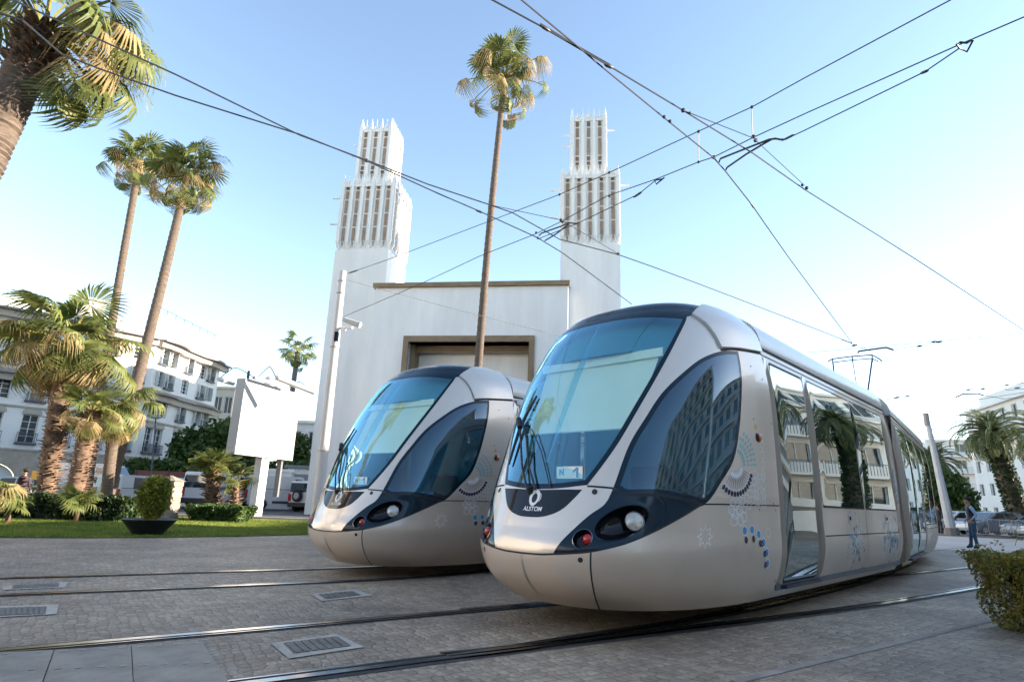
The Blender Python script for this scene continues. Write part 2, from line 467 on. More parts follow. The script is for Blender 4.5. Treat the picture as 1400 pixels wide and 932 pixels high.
order = [('pillar_panel', pillar), ('side_skirt', skirt), ('bumper', bump), ('roof_cap', cap), ('fairing', fair), ('headlight_housing', pod),
         ('side_window_frame', win_out), ('side_window', win_in), ('emblem_panel', emb), ('windscreen_frame', ws_out), ('windscreen', ws_in)]
for nm, P in order: reg[in_poly(ax, ay, P)] = nm
for P in seams: reg[in_poly(ax, ay, P)] = 'seam'
for P in (hl, red): reg[in_poly(ax, ay, P)] = 'hole'
npos = lambda q: nose(*undom(q)); nnrm = lambda q: nose_n(*undom(q))
NP = {}
both = {'front_panel': (M_paint2, 0, 0), 'bumper': (M_paint, 0, 0), 'roof_cap': (M_navy, 0, 0), 'emblem_panel': (M_black, -.002, 0),
        'windscreen_frame': (M_navy, 0, 0), 'windscreen': (M_glass_f, 0, 0), 'seam': (M_rub, -.004, 0)}
sided = {'pillar_panel': (M_paint, 0, 0), 'side_skirt': (M_skirt, 0, 0), 'fairing': (M_paint2, .03, .06), 'headlight_housing': (M_navy, 0, 0),
         'side_window_frame': (M_navy, -.001, 0), 'side_window': (M_glass_s, 0, 0)}
for nm, (m, off, rim) in both.items():
    NP[nm] = [surf_part('panel_seam' if nm == 'seam' else nm, Q, T[reg == nm], npos, nnrm, m, tram, off, rim)]
for nm, (m, off, rim) in sided.items():
    NP[nm] = [surf_part(nm, Q, T[(reg == nm) & (sg*cen[:, 0] > 0)], npos, nnrm, m, tram, off, rim) for sg in (1, -1)]
# lamps in the housings
for k, sg in enumerate((1, -1)):
    hs = NP['headlight_housing'][k]
    mir = lambda P: [np.array([sg*p[0], p[1]]) for p in P]
    def bowl(P, depth, rings, name, m):
        c = np.mean(P, 0); b = MB(); V = []; n = len(P); inn = nnrm(np.array([c]))[0]
        for r_, d_ in rings:
            q = np.array([c+(p-c)*r_ for p in P]); V.append(npos(q)-inn*depth*d_)
        fs = []
        for i in range(len(rings)-1):
            for j in range(n): fs.append((i*n+j, i*n+(j+1) % n, (i+1)*n+(j+1) % n, (i+1)*n+j))
        fs.append(tuple((len(rings)-1)*n+j for j in range(n)))
        b.arr(np.concatenate(V), fs); return b.build(name, m, hs, smooth=50), c, inn
    hb, c, inn = bowl(mir(hl), .10, [(1.0,0),(.93,.28),(.75,.8),(.5,1.0)], 'headlight_bowl', M_black)
    b = MB(); q = np.array(mir(ellipse(hc, hl_a+.012, hl_b+.012, hl_dir))); q2 = np.array(mir(hl)); n = len(q)
    b.arr(np.concatenate([npos(q)+nnrm(q)*.004, npos(q2)+nnrm(q2)*.006]), [(i, (i+1) % n, n+(i+1) % n, n+i) for i in range(n)])
    b.build('headlight_rim', M_navy, hs, smooth=60)
    lc = dom(.6202, 4.351); lc = np.array([[sg*lc[0], lc[1]]]); p0 = npos(lc)[0]-inn*.045
    b = MB(); t1 = Vector(inn).orthogonal().normalized(); t2 = Vector(inn).cross(t1); ni = Vector(inn)
    b.arr([tuple(Vector(p0)+ni*(.035+.018*(1-k*k))+(t1*math.cos(a)+t2*math.sin(a))*.076*k) for k in (1, .8, .6, .4, .2, .02) for a in np.linspace(0, 2*PI, 20, endpoint=False)], [(r_*20+j, r_*20+(j+1) % 20, (r_+1)*20+(j+1) % 20, (r_+1)*20+j) for r_ in range(5) for j in range(20)]); b.build('headlight_lens', M_lens, hs, smooth=180)
    b = MB(); ring = []
    t1 = Vector(inn).orthogonal().normalized(); t2 = Vector(inn).cross(t1)
    b.tube([Vector(p0)+Vector(inn)*.035+(t1*math.cos(a)+t2*math.sin(a))*.080 for a in np.linspace(0, 2*PI, 25)], .006, 6); b.build('lens_bezel', M_chrome, hs, smooth=60)
    rb, c, inn = bowl(mir(red), .06, [(1.0,0),(.9,.5),(.7,1.0)], 'tail_light_bowl', M_black)
    rl = dom(.354, 3.6); p0 = npos(np.array([[sg*rl[0], rl[1]]]))[0]-inn*.035
    b = MB(); b.ball(p0, .050, 14); b.build('tail_light_lens', M_red, hs, smooth=180)
    b = MB(); q = np.array(mir(ellipse(rc, rr_+.005, rr_+.005, np.array([1., 0]), 28))); q2 = np.array(mir(red)); n = len(q)
    b.arr(np.concatenate([npos(q)+nnrm(q)*.003, npos(q2)+nnrm(q2)*.005]), [(i, (i+1) % n, n+(i+1) % n, n+i) for i in range(n)])
    b.build('tail_light_rim', M_chrome, hs, smooth=60)
    # orange marker lamp on the pillar
    q = dom(1.4588, 7.547); q = np.array([[sg*q[0], q[1]]]); p0 = npos(q)[0]; nn_ = nnrm(q)[0]
    b = MB(); b.mi = 0; b.ball(p0, .05, 12, (.7,.7,1)); b.mi = 1; b.ball(p0-np.array([.035,0,0]), .046, 10, (.6,.5,1)); b.build('marker_lamp', [M_orange, M_rub], tram, smooth=180)
# round sensor holes, bolt heads
for th, v, r_ in ((.3315,2.741,.022),(.3257,5.763,.026),(1.02,11.9,.016),(1.43,9.5,.010),(1.53,9.2,.010),(1.42,8.0,.010),(1.545,5.5,.010),(1.45,5.0,.010),(1.555,5.0,.010),(1.56,1.4,.010),(1.56,8.0,.010)):
    for sg in (1, -1):
        q = dom(th, v); q = np.array([[sg*q[0], q[1]]]); p0 = Vector(npos(q)[0]); nn_ = Vector(nnrm(q)[0]); off = .014 if v > 11 else .0015
        t1 = nn_.orthogonal().normalized(); t2 = nn_.cross(t1)
        b = MB(); b.add([p0+nn_*off+(t1*math.cos(a)+t2*math.sin(a))*r_ for a in np.linspace(0, 2*PI, 14, endpoint=False)], [tuple(range(14))])
        b.build('bolt_head' if r_ < .012 else 'sensor_hole', M_rub, tram)
# closing wall and underside of the nose
b = MB()
vv = np.linspace(10.0, 15, 24); A = nose(np.full(24, PI/2), vv); Bq = nose(np.full(24, -PI/2), vv)
b.arr(np.concatenate([A, Bq]), [(i, i+1, 24+i+1, 24+i) for i in range(23)])
b.build('fairing_back', M_paint2, tram)
b = MB(); tt = np.linspace(-PI/2, PI/2, 60); A = nose(tt, np.zeros(60)); A2 = A.copy(); A2[:, 0] = SE+(A[:, 0]-SE)*.8; A2[:, 1] *= .8; A2[:, 2] = .24
b.arr(np.concatenate([A, A2]), [(i, i+1, 61+i, 60+i) for i in range(59)]); b.build('nose_underside', M_under, tram)

# ---- decoration on the nose: shapes drawn in metres round a surface point
class Deco:
    def __init__(s): s.b = MB()
    def poly(s, c, pts, mi, off=.0025):
        q = np.array([c+np.array(p) for p in pts]); P = s.pos(q, off); s.b.mi = mi
        s.b.add([tuple(x) for x in P], [tuple(range(len(P)))])
    def ring(s, c, pts, w, mi, off=.0022):
        P = np.array(pts); cc = P.mean(0); d = P-cc; L = np.linalg.norm(d, axis=1, keepdims=True); Pi = cc+d*(1-w/np.maximum(L, 1e-6))
        q = np.concatenate([c+P, c+Pi]); n = len(P); X = s.pos(q, off); s.b.mi = mi
        s.b.add([tuple(x) for x in X], [(i, (i+1) % n, n+(i+1) % n, n+i) for i in range(n)])
    def pos(s, q, off): return onnose(q, off)
def ngon(c, r, n, a0=0, sy=1.0): return [(c[0]+r*math.cos(a0+2*PI*i/n), c[1]+r*sy*math.sin(a0+2*PI*i/n)) for i in range(n)]
def star(c, r, r2, n, a0=0): return [(c[0]+(r if i % 2 == 0 else r2)*math.cos(a0+PI*i/n), c[1]+(r if i % 2 == 0 else r2)*math.sin(a0+PI*i/n)) for i in range(2*n)]
def rosette(d, c, sg, k=1.0):
    f = lambda pts: [(sg*x*k, y*k) for x, y in pts]
    for a in np.linspace(R(-128), R(-18), 13):
        u = np.array([math.cos(a), math.sin(a)]); t = np.array([-u[1], u[0]])
        d.poly(c, f([u*.05, u*.12+t*.010, u*.255+t*.009, u*.255-t*.009, u*.12-t*.010]), 0)
        d.poly(c, f([u*.11, u*.15+t*.006, u*.24+t*.003, u*.24-t*.003, u*.15-t*.006]), 5, .0035)
        e = [u*.285+u*.028*math.cos(x)+t*.021*math.sin(x) for x in np.linspace(0, 2*PI, 12, endpoint=False)]
        d.poly(c, f(e), 3, .0035); d.ring(c, f([u*.285+u*.042*math.cos(x)+t*.033*math.sin(x) for x in np.linspace(0, 2*PI, 14, endpoint=False)]), .006, 0)
    for r_, st in ((.37, 9), (.455, 12), (.54, 15)):
        for a in np.arange(R(-95 if r_ < .5 else -85), R(-8), R(st if r_ > .4 else 12)):
            if r_ > .5 and -.95 > a: continue
            u = np.array([math.cos(a), math.sin(a)])*r_
            d.ring(c, f(star(u, .044, .034, 6, a)), .0075, 0)
    for r_, da in ((.15, 14), (.22, 11), (.29, 10), (.36, 9)):
        for a in np.arange(R(5), R(75), R(da)):
            u = np.array([math.cos(a), math.sin(a)]); t = np.array([-u[1], u[0]])
            d.poly(c, f([u*r_+u*.024*math.cos(x)+t*.015*math.sin(x) for x in np.linspace(0, 2*PI, 10, endpoint=False)]), 1)
DM = [M_white_d, M_teal_d, M_blue_d, M_dark_d, M_gold_d, mat('copper_decal', (.30,.16,.10), rough=.4)]
for sg in (1, -1):
    mp = lambda th, v: (lambda q: np.array([sg*q[0], q[1]]))(dom(th, v))
    dec = Deco(); dec.ring(mp(1.0662, 3.775), [(x*1.0, y*1.25) for x, y in star((0,0), .090, .050, 8, PI/2)], .012, 0); dec.b.build('star_motif', DM, tram)
    dec = Deco(); rosette(dec, mp(1.268, 6.75), sg)
    for v in np.arange(5.5, 7.4, .27): dec.ring(mp(1.486, v), ngon((0,0), .046, 6, .5, 1.1), .0075, 0)
    for v in np.arange(5.6, 6.5, .3): dec.ring(mp(1.43, v), star((0,0), .046, .036, 6), .005, 0)
    for th, v in ((1.245,4.95),(1.27,4.75),(1.30,4.95),(1.262,4.45),(1.31,4.45),(1.335,4.62)): dec.ring(mp(th, v), star((0,0), .058, .046, 7), .009, 0)
    dec.poly(mp(1.4352, 7.80), ngon((0,0), .034, 6, PI/2), 4); dec.b.build('rosette_motif', DM, tram)
    dec = Deco()
    for th, v in ((1.3366,4.018),(1.3895,4.047),(1.4349,3.839),(1.4664,3.457),(1.4836,2.97),(1.4927,2.46)):
        dec.ring(mp(th, v), ngon((0,0), .045, 6, PI/2, 1.15), .009, 0); dec.poly(mp(th, v), ngon((0,0), .037, 6, PI/2, 1.15), 2)
        dec.poly(mp(th-.012 if v < 3.6 else th+.008, v-.05 if v < 3.6 else v-.42), ngon((0,0), .028, 8, 0, 1.25), 3)
    dec.ring(mp(1.503, 3.895), ngon((0,0), .05, 6, PI/2, 1.15), .007, 0); dec.b.build('dotted_motif', DM, tram)

def text_polys(s, size, bold=0.0):
    """outline faces of a short text as (verts, faces), centred"""
    cu = bpy.data.curves.new('text', 'FONT'); cu.body = s; cu.size = size; cu.align_x = 'CENTER'; cu.align_y = 'CENTER'; cu.offset = bold; cu.resolution_u = 3
    o = bpy.data.objects.new('text', cu); COL.objects.link(o)
    dg = bpy.context.evaluated_depsgraph_get(); me = bpy.data.meshes.new_from_object(o.evaluated_get(dg))
    V = np.array([v.co[:] for v in me.vertices]).reshape(-1, 3); F = [tuple(p.vertices) for p in me.polygons]
    bpy.data.objects.remove(o); bpy.data.curves.remove(cu); bpy.data.meshes.remove(me)
    return V, F
ep = NP['emblem_panel'][0]
d2 = Deco(); c0 = dom(0, 5.27)+np.array([-.01, 0])
outer = [(.060*math.cos(a)*(1+.04*math.sin(a)), .078*math.sin(a)) for a in np.linspace(R(100), R(455), 40)]
inner = [(.003+.031*math.cos(a), -.006+.044*math.sin(a)) for a in np.linspace(R(100), R(455), 40)]
q = np.concatenate([c0+np.array(outer), c0+np.array(inner)]); X = onnose(q, .003)
d2.b.add([tuple(x) for x in X], [(i, i+1, 41+i, 40+i) for i in range(39)])
sw = [(.088+.012*math.sin((a+60)/120*PI), .0)for a in (0,)]
arc_o = [(.078*math.cos(a), .066*math.sin(a)) for a in np.linspace(R(-35), R(40), 12)]; arc_i = [(.068*math.cos(a), .062*math.sin(a)) for a in np.linspace(R(-35), R(40), 12)]
X = onnose(np.concatenate([c0+np.array(arc_o), c0+np.array(arc_i)]), .003); d2.b.add([tuple(x) for x in X], [(i, i+1, 13+i, 12+i) for i in range(11)])
d2.b.build('emblem', M_white_d, ep)
tv, tf = text_polys('ALSTOM', .058, .0014)
X = onnose(dom(0, 4.66)+np.array([.005, -.0])+tv[:, :2]*np.array([1.0, 1.0]), .003)
b = MB(); b.arr(X, tf); b.build('lettering', M_white_d, ep)

# ---- wiper
def np_at(th, v, off): 
    q = np.array([dom(th, v)]); return Vector((npos(q)+nnrm(q)*off)[0])
b = MB()
b.tube([np_at(-.03,5.75,.03), np_at(-.10,6.5,.05), np_at(-.21,7.35,.055), np_at(-.285,7.75,.05)], .011, 6)
b.tube([np_at(.0,5.75,.03), np_at(-.055,6.5,.05), np_at(-.13,7.2,.055), np_at(-.24,7.72,.05)], .012, 6)
b.tube([np_at(-.24,7.55,.06), np_at(-.30,7.8,.06)], .03, 8)
b.tube([np_at(.05,5.9,.02), np_at(-.02,6.9,.03), np_at(-.12,7.5,.05)], .006, 5)
b.tube([np_at(-.02,5.6,.0), np_at(-.02,5.85,.04)], .03, 8)
wp = b.build('wiper', M_rub, tram, smooth=50)
b = MB(); b.tube([np_at(-.215,8.45,.025), np_at(-.25,7.9,.03), np_at(-.275,7.6,.03), np_at(-.28,7.1,.03), np_at(-.27,6.6,.025)], [.012,.018,.02,.016,.010], 6); b.build('wiper_blade', M_rub, wp, smooth=50)

# ---- cab interior
b = MB()
b.box(-2.70,-2.62,-.80,.80,2.57,2.66)
bl = b.build('blind_casing', mat('blind_bar', (.72,.80,.76), rough=.4), tram)
b = MB(); b.prism([(-2.66,-.74,2.58),(-2.66,.76,2.58),(-3.08,.66,1.82),(-3.08,-.66,1.82)], (.004,0,.004)); b.build('roller_blind', M_blind, tram)
b = MB(); b.tube([(-3.085,-.67,1.81),(-3.085,.67,1.81)], .012, 6); b.build('blind_hem', MATS['blind_bar'], tram)
b = MB()
dv = np.linspace(-.95, .95, 24); V = []; fs = []
for t in dv:
    p = nose(np.array([t]), np.array([5.8]))[0]
    V += [(p[0]+.06, p[1]*.93, 1.16), (p[0]*.8-.35, p[1]*.8, 1.25), (-2.35, p[1]*.75, 1.20), (-2.3, p[1]*.7, .5)]
for i in range(23):
    for k in range(3): fs.append((4*i+k, 4*i+4+k, 4*i+5+k, 4*i+1+k))
b.add(V, fs); b.build('dashboard', M_dash, tram, smooth=40)
b = MB(); b.box(-2.1,-1.55,-.28,.28,.75,.85); b.box(-1.66,-1.52,-.27,.27,.85,1.55); b.tube([(-1.85,0,.36),(-1.85,0,.76)], .06); b.build('driver_seat', M_seat, tram, bevel=.04)
b = MB(); b.box(-1.30,-1.26,-1.2,1.2,.36,2.78); b.build('cab_bulkhead', M_cabin, tram)
b = MB()
tq = np.linspace(-1.35, 1.35, 30); rows = [(9.9, .90), (11.0, .90), (12.5, .9), (13.6, .9)]
V = []; fs = []
for v, k in rows:
    P = nose(tq, np.full(30, v)); P[:, 0] = SE+(P[:, 0]-SE)*k; P[:, 1] *= .93; P[:, 2] -= .06; V.append(P)
for i in range(3):
    for j in range(29): fs.append((i*30+j, i*30+j+1, (i+1)*30+j+1, (i+1)*30+j))
b.arr(np.concatenate(V), fs); b.build('cab_ceiling', mat('cab_ceiling_lining', (.06,.22,.30), rough=.6), tram, smooth=180)
b = MB(); b.box(-3.56,-3.555,-.44,-.14,1.315,1.425); card = b.build('line_card', mat('line_card_white', (.80,.84,.82), rough=.5), tram)
b = MB(); b.box(-3.5605,-3.5604,-.235,-.165,1.325,1.415)
b2 = MB(); b2.add([(-3.5608, -.36-y_, z_) for y_, z_ in ((.008,1.322),(.034,1.322),(.034,1.418),(.012,1.418),(-.030,1.385),(-.030,1.366),(.008,1.384))], [tuple(range(7))]); b2.build('card_figure', M_blue_d, card)
tv, tf = text_polys('N', .075, .004); b2 = MB(); b2.arr([(-3.5610, -.20-p[0], 1.37+p[1]) for p in tv], tf); b2.build('card_letter', M_blue_d, card)
b = MB(); b.box(-1.28,4.15,-1.22,1.22,.30,.36); b.box(-3.2,-1.3,-.8,.8,.30,.36); b.build('floor', M_floor, tram)
b = MB(); b.box(-1.25,4.15,-1.18,1.18,2.76,2.80); b.build('ceiling', M_lining, tram)
b = MB(); b.box(4.0,4.05,-1.2,1.2,.36,2.78); b.build('gangway_dark_sheet', M_gang_shade, tram)  # added dark sheet in place of the shaded depth of the open gangway
for (x, y) in ((.55,-.85),(.55,.85),(1.4,-.85),(1.4,.85),(2.5,-.85),(2.5,.85),(3.4,-.85),(3.4,.85)):
    b = MB(); b.box(x-.22,x+.22,y-.24,y+.24,.78,.86); b.box(x+.16,x+.24,y-.24,y+.24,.86,1.42); b.box(x-.05,x+.1,y-.12,y+.12,.36,.78)
    b.build('seat', M_seat, tram, bevel=.03)
for (x, y) in ((-.05,-.55),(-.05,.55),(2.0,-.45),(2.0,.45)):
    b = MB(); b.tube([(x,y,.36),(x,y,2.76)], .018, 8); b.build('grab_pole', mat('yellow_pole', (.6,.5,.1), rough=.35), tram, smooth=60)

# ---- straight body module: flat domain (x along, w up the side profile)
_pv = np.linspace(0, 10.35, 400); _pp = np.stack([kint(_pv, KW), kint(_pv, KZ)], 1)
_pl = np.concatenate([[0], np.cumsum(np.linalg.norm(np.diff(_pp, axis=0), axis=1))])
def zw(z): return float(np.interp(z, _pp[:, 1], _pl))
def body_pos(sg, Mx):
    def f(q):
        q = np.asarray(q); y = np.interp(q[:, 1], _pl, _pp[:, 0]); z = np.interp(q[:, 1], _pl, _pp[:, 1])
        P = np.stack([q[:, 0], -sg*y, z], 1)
        return P if Mx is None else P@Mx[:3, :3].T+Mx[:3, 3]
    return f
def body_nrm(sg, Mx):
    def f(q):
        q = np.asarray(q); e = .02
        dy = np.interp(q[:, 1]+e, _pl, _pp[:, 0])-np.interp(q[:, 1]-e, _pl, _pp[:, 0]); dz = np.interp(q[:, 1]+e, _pl, _pp[:, 1])-np.interp(q[:, 1]-e, _pl, _pp[:, 1])
        n = np.stack([np.zeros(len(q)), -sg*dz, -dy], 1); n /= np.linalg.norm(n, axis=1, keepdims=True)
        return n if Mx is None else n@Mx[:3, :3].T
    return f
def rrect(x0, x1, z0, z1, r=.05):
    w0, w1 = zw(z0), zw(z1); out = []
    for cx, cy, a0 in ((x1-r, w1-r, 0), (x0+r, w1-r, 90), (x0+r, w0+r, 180), (x1-r, w0+r, 270)):
        for a in (0, 30, 60, 90): out.append(np.array([cx+r*math.cos(R(a0+a)), cy+r*math.sin(R(a0+a))]))
    return out
def hline(x0, x1, z, w): return [np.array(p) for p in ((x0, zw(z)-w/2), (x1, zw(z)-w/2), (x1, zw(z)+w/2), (x0, zw(z)+w/2))]
def vline(x, z0, z1, w): return [np.array(p) for p in ((x-w/2, zw(z0)), (x+w/2, zw(z0)), (x+w/2, zw(z1)), (x-w/2, zw(z1)))]
def module(x0, x1, Mx, doors, windows, hseams, vseams, deco, latches, posts=(), sides=(1, -1)):
    for sg in sides:
        polys = []; W_ = []; Dr = []
        for d_ in doors: P = rrect(*d_, .06); Dr.append((P, inset(P, .035, False)))
        for d_ in windows: P = rrect(*d_, .04); W_.append((P, inset(P, .022, False)))
        S_ = [hline(*h) for h in hseams]+[vline(*h) for h in vseams]
        for a, c in Dr+W_: polys += [(a, True), (c, True)]
        posts_ = [rrect(*p_, .01) for p_ in posts]
        polys += [(p, True) for p in S_+posts_]
        q, t = tri_domain(polys, (x0, x1), (0, _pl[-1]), (.25, .12), .02)
        ce = q[t].mean(1); rg = np.full(len(t), 0)
        for p in posts_: rg[in_poly(ce[:, 0], ce[:, 1], p)] = 2
        for p in S_: rg[in_poly(ce[:, 0], ce[:, 1], p)] = 1
        pos, nrm = body_pos(sg, Mx), body_nrm(sg, Mx)
        for i, (a, c) in enumerate(W_):
            rg[in_poly(ce[:, 0], ce[:, 1], a)] = 100+2*i; rg[in_poly(ce[:, 0], ce[:, 1], c)] = 101+2*i
        for i, (a, c) in enumerate(Dr):
            rg[in_poly(ce[:, 0], ce[:, 1], a)] = 200+2*i; rg[in_poly(ce[:, 0], ce[:, 1], c)] = 201+2*i
        surf_part('body_side', q, t[rg == 0], pos, nrm, M_skirt if sg > 0 else M_skirt, tram)
        for p in posts_: surf_part('door_post', q, t[(rg == 2) & in_poly(ce[:, 0], ce[:, 1], p)], pos, nrm, M_paint2, tram, .008, .02)
        if (rg == 1).any(): surf_part('panel_seam', q, t[rg == 1], pos, nrm, M_rub, tram, -.004)
        for i in range(len(W_)):
            wf = surf_part('passenger_window', q, t[rg == 100+2*i], pos, nrm, M_rub, tram, -.002)
            surf_part('window_pane', q, t[rg == 101+2*i], pos, nrm, M_glass_p, wf)
        for i in range(len(Dr)):
            dr = surf_part('door', q, t[rg == 200+2*i], pos, nrm, M_rub, tram, -.002)
            surf_part('door_glass', q, t[rg == 201+2*i], pos, nrm, M_glass_p, dr)
            a, b_, z0, z1 = doors[i]
            st = MB(); f_ = lambda x, y, z: tuple((np.array([[x, -sg*y, z]]) if Mx is None else np.array([[x, -sg*y, z]])@Mx[:3, :3].T+Mx[:3, 3])[0])
            for (ya, yb, za, zb) in ((1.19, 1.285, z0-.04, z0-.008),):
                c8 = [f_(x, y, z) for z in (za, zb) for x, y in ((a+.0, ya), (b_, ya), (b_, yb), (a, yb))]
                st.add(c8, [(0,1,2,3),(4,5,6,7),(0,1,5,4),(1,2,6,5),(2,3,7,6),(3,0,4,7)])
            st.build('door_step', mat('door_step_blue', (.04,.05,.07), rough=.4, metal=.4), dr)
        r2 = random.Random(3)
        for (xa, xb, za, zb, n_) in deco:
            de = Deco(); de.pos = lambda Q_, off: pos(Q_)+nrm(Q_)*off
            ccx, ccw = (xa+xb)/2, zw((za+zb)/2)
            for _ in range(n_):
                g1 = r2.gauss(0, .42); g2 = r2.gauss(0, .42)
                if abs(g1) > 1 or abs(g2) > 1: continue
                c = np.array([ccx+(xb-xa)/2*g1, ccw+(zw(zb)-zw(za))/2*g2]); r_ = r2.choice([.02,.026,.034,.045])
                mi = r2.choice([0,0,0,0,0,1,2,3])
                if mi == 0: de.ring(c, star((0,0), r_, r_*.78, 6, r2.random()), .0045, 0)
                else: de.poly(c, ngon((0,0), r_*.55, 8, 0, 1.4), mi)
            de.b.build('arabesque_motif', DM, tram)
        for (lx, lz) in latches:
            q2 = np.array([[lx, zw(lz)]]); p0 = pos(q2)[0]; n0 = nrm(q2)[0]; b = MB()
            xa = np.array([1., 0, 0]) if Mx is None else Mx[:3, 0]
            for dx, dz, hh, m_ in ((0, 0, .05, 0), (0, 0, .018, 1)):
                c8 = [p0+xa*(dx+i*hh)+np.array([0, 0, dz+j*hh*1.3])+n0*k for k in (-.002, .012+.01*m_) for i, j in ((-1,-1),(1,-1),(1,1),(-1,1))]
                b.mi = m_; b.add([tuple(x) for x in c8], [(0,1,2,3),(4,5,6,7),(0,1,5,4),(1,2,6,5),(2,3,7,6),(3,0,4,7)])
            b.build('latch', [M_cream, M_rub], tram)
    # roof: dark gutter and curved cover
    prof = [(1.262,2.795),(1.236,2.81),(1.236,2.885)]; cov = [(1.21,2.88),(1.243,2.888),(1.247,2.97),(1.215,3.08),(1.15,3.18),(1.04,3.265),(.88,3.33),(.6,3.375),(0,3.40)]
    def loft(pr, m, nm, xs):
        full = [(-y, z) for y, z in pr]+[(y, z) for y, z in pr[::-1]][(1 if pr[-1][0] == 0 else 0):]
        b = MB(); n = len(full)
        V = np.array([(x, y, z) for x in xs for y, z in full])
        if Mx is not None: V = V@Mx[:3, :3].T+Mx[:3, 3]
        b.arr(V, [(i*n+k, i*n+k+1, (i+1)*n+k+1, (i+1)*n+k) for i in range(len(xs)-1) for k in range(n-1)])
        for e_ in (0, len(xs)-1): b.f.append(tuple(e_*n+k for k in range(n))); b.m.append(0)
        return b.build(nm, m, tram, smooth=40)
    loft(cov, M_cream, 'roof_cover', [x0, x1])
    for sg in (1, -1):
        b = MB(); V = np.array([(x, sg*y, z) for x in (x0, x1) for y, z in prof])
        if Mx is not None: V = V@Mx[:3, :3].T+Mx[:3, 3]
        b.arr(V, [(0,1,4,3),(1,2,5,4)]); b.build('roof_gutter', M_rub, tram)
    b = MB()
    V = np.array([(x, y, z) for x in (x0, x1) for y, z in ((-.9,.12),(.9,.12),(.95,.25),(-.95,.25))])
    if Mx is not None: V = V@Mx[:3, :3].T+Mx[:3, 3]
    b.arr(V, [(0,1,2,3),(4,5,6,7),(0,1,5,4),(1,2,6,5),(2,3,7,6),(3,0,4,7)]); b.build('underframe', M_under, tram)

module(SE, 4.12, None, [(-1.16,-.06,.355,2.74)], [(.10,1.93,1.15,2.735),(1.97,3.82,1.15,2.735)],
       [(.10,3.82,.82,.016)], [(1.95,.24,1.13,.012),(3.84,.24,2.75,.008),(.06,.24,2.75,.008),(-1.20,.3,2.75,.008)],
       [(.9,1.9,.32,1.1,150),(2.6,4.1,.3,1.1,260),(3.86,4.1,1.1,1.9,90)], [(1.15,1.03),(3.1,1.03)], [(-1.285,-1.19,.30,2.76),(-.04,.055,.30,2.76)])
def place(ang, px, py):
    c, s_ = math.cos(ang), math.sin(ang); Mx = np.eye(4); Mx[0, 0] = c; Mx[0, 1] = -s_; Mx[1, 0] = s_; Mx[1, 1] = c; Mx[0, 3] = px; Mx[1, 3] = py; return Mx
A1 = R(5.5)      # the line curves to the left behind the first car (seen from its cab)
Mx2 = place(A1, 4.45, 0.0)@np.array([[1,0,0,0.0],[0,1,0,0],[0,0,1,0],[0,0,0,1]])
module(.30, 6.9, Mx2, [(.55,1.95,.355,2.74),(2.0,3.4,.355,2.74)], [(3.6,5.1,.9,2.735),(5.14,6.6,.9,2.735)], [(3.5,6.7,.82,.016)], [(3.5,.24,2.75,.008)], [(4.0,6.4,.3,.85,120)], [], [(.40,.52,.30,2.76),(3.42,3.55,.30,2.76)])
e3 = Mx2@np.array([7.1,0,0,1]); Mx3 = place(A1+R(12), e3[0], e3[1])
module(.30, 7.0, Mx3, [], [(.6,3.0,1.15,2.735),(3.1,6.6,1.15,2.735)], [(.5,6.7,.82,.016)], [], [], [])
def bellows(x0, M0, x1, M1):
    prof = [(1.20,.30),(1.26,.7),(1.26,2.0),(1.20,2.75),(1.12,3.05),(.85,3.28),(0,3.32)]
    full = [(-y, z) for y, z in prof]+[(y, z) for y, z in prof[::-1]][1:]
    b = MB(); n = len(full); V = []; K = 9
    for k in range(K):
        t = k/(K-1); sc = 1.0 if k % 2 else .97
        for y, z in full:
            p0 = np.array([x0, y*sc, z, 1]); p1 = np.array([x1, y*sc, z, 1])
            if M0 is not None: p0 = M0@p0
            if M1 is not None: p1 = M1@p1
            V.append(((1-t)*p0+t*p1)[:3])
    b.arr(V, [(i*n+k, i*n+k+1, (i+1)*n+k+1, (i+1)*n+k) for i in range(K-1) for k in range(n-1)])
    b.build('articulation_bellows', M_bluebell, tram)
bellows(4.10, None, .32, Mx2); bellows(6.88, Mx2, .32, Mx3)

HD1, HD2 = R(44.0), R(39.3)
tram.location = (2.8316, 8.3507, 0.0); tram.rotation_euler = (0, 0, PI/2-HD1)
far = copy_tree(tram)
far.location = (-.0952, 11.8303, -.06); far.rotation_euler = (0, 0, PI/2-HD2)
far['label'] = 'farther champagne grey tram, partly hidden by the nearer tram and standing before the palm trunk'
# fleet number plate on the far tram
b = MB(); b.box(-1.22,-.75,-1.284,-1.276,2.745,2.85); pl = b.build('number_plate', mat('plate_white', (.75,.76,.76), rough=.5), far)
tv, tf = text_polys('032', .10, .0); b = MB(); b.arr([(-.99+p[0], -1.2855, 2.797+p[1]) for p in tv], tf); b.build('plate_number', M_rub, pl)
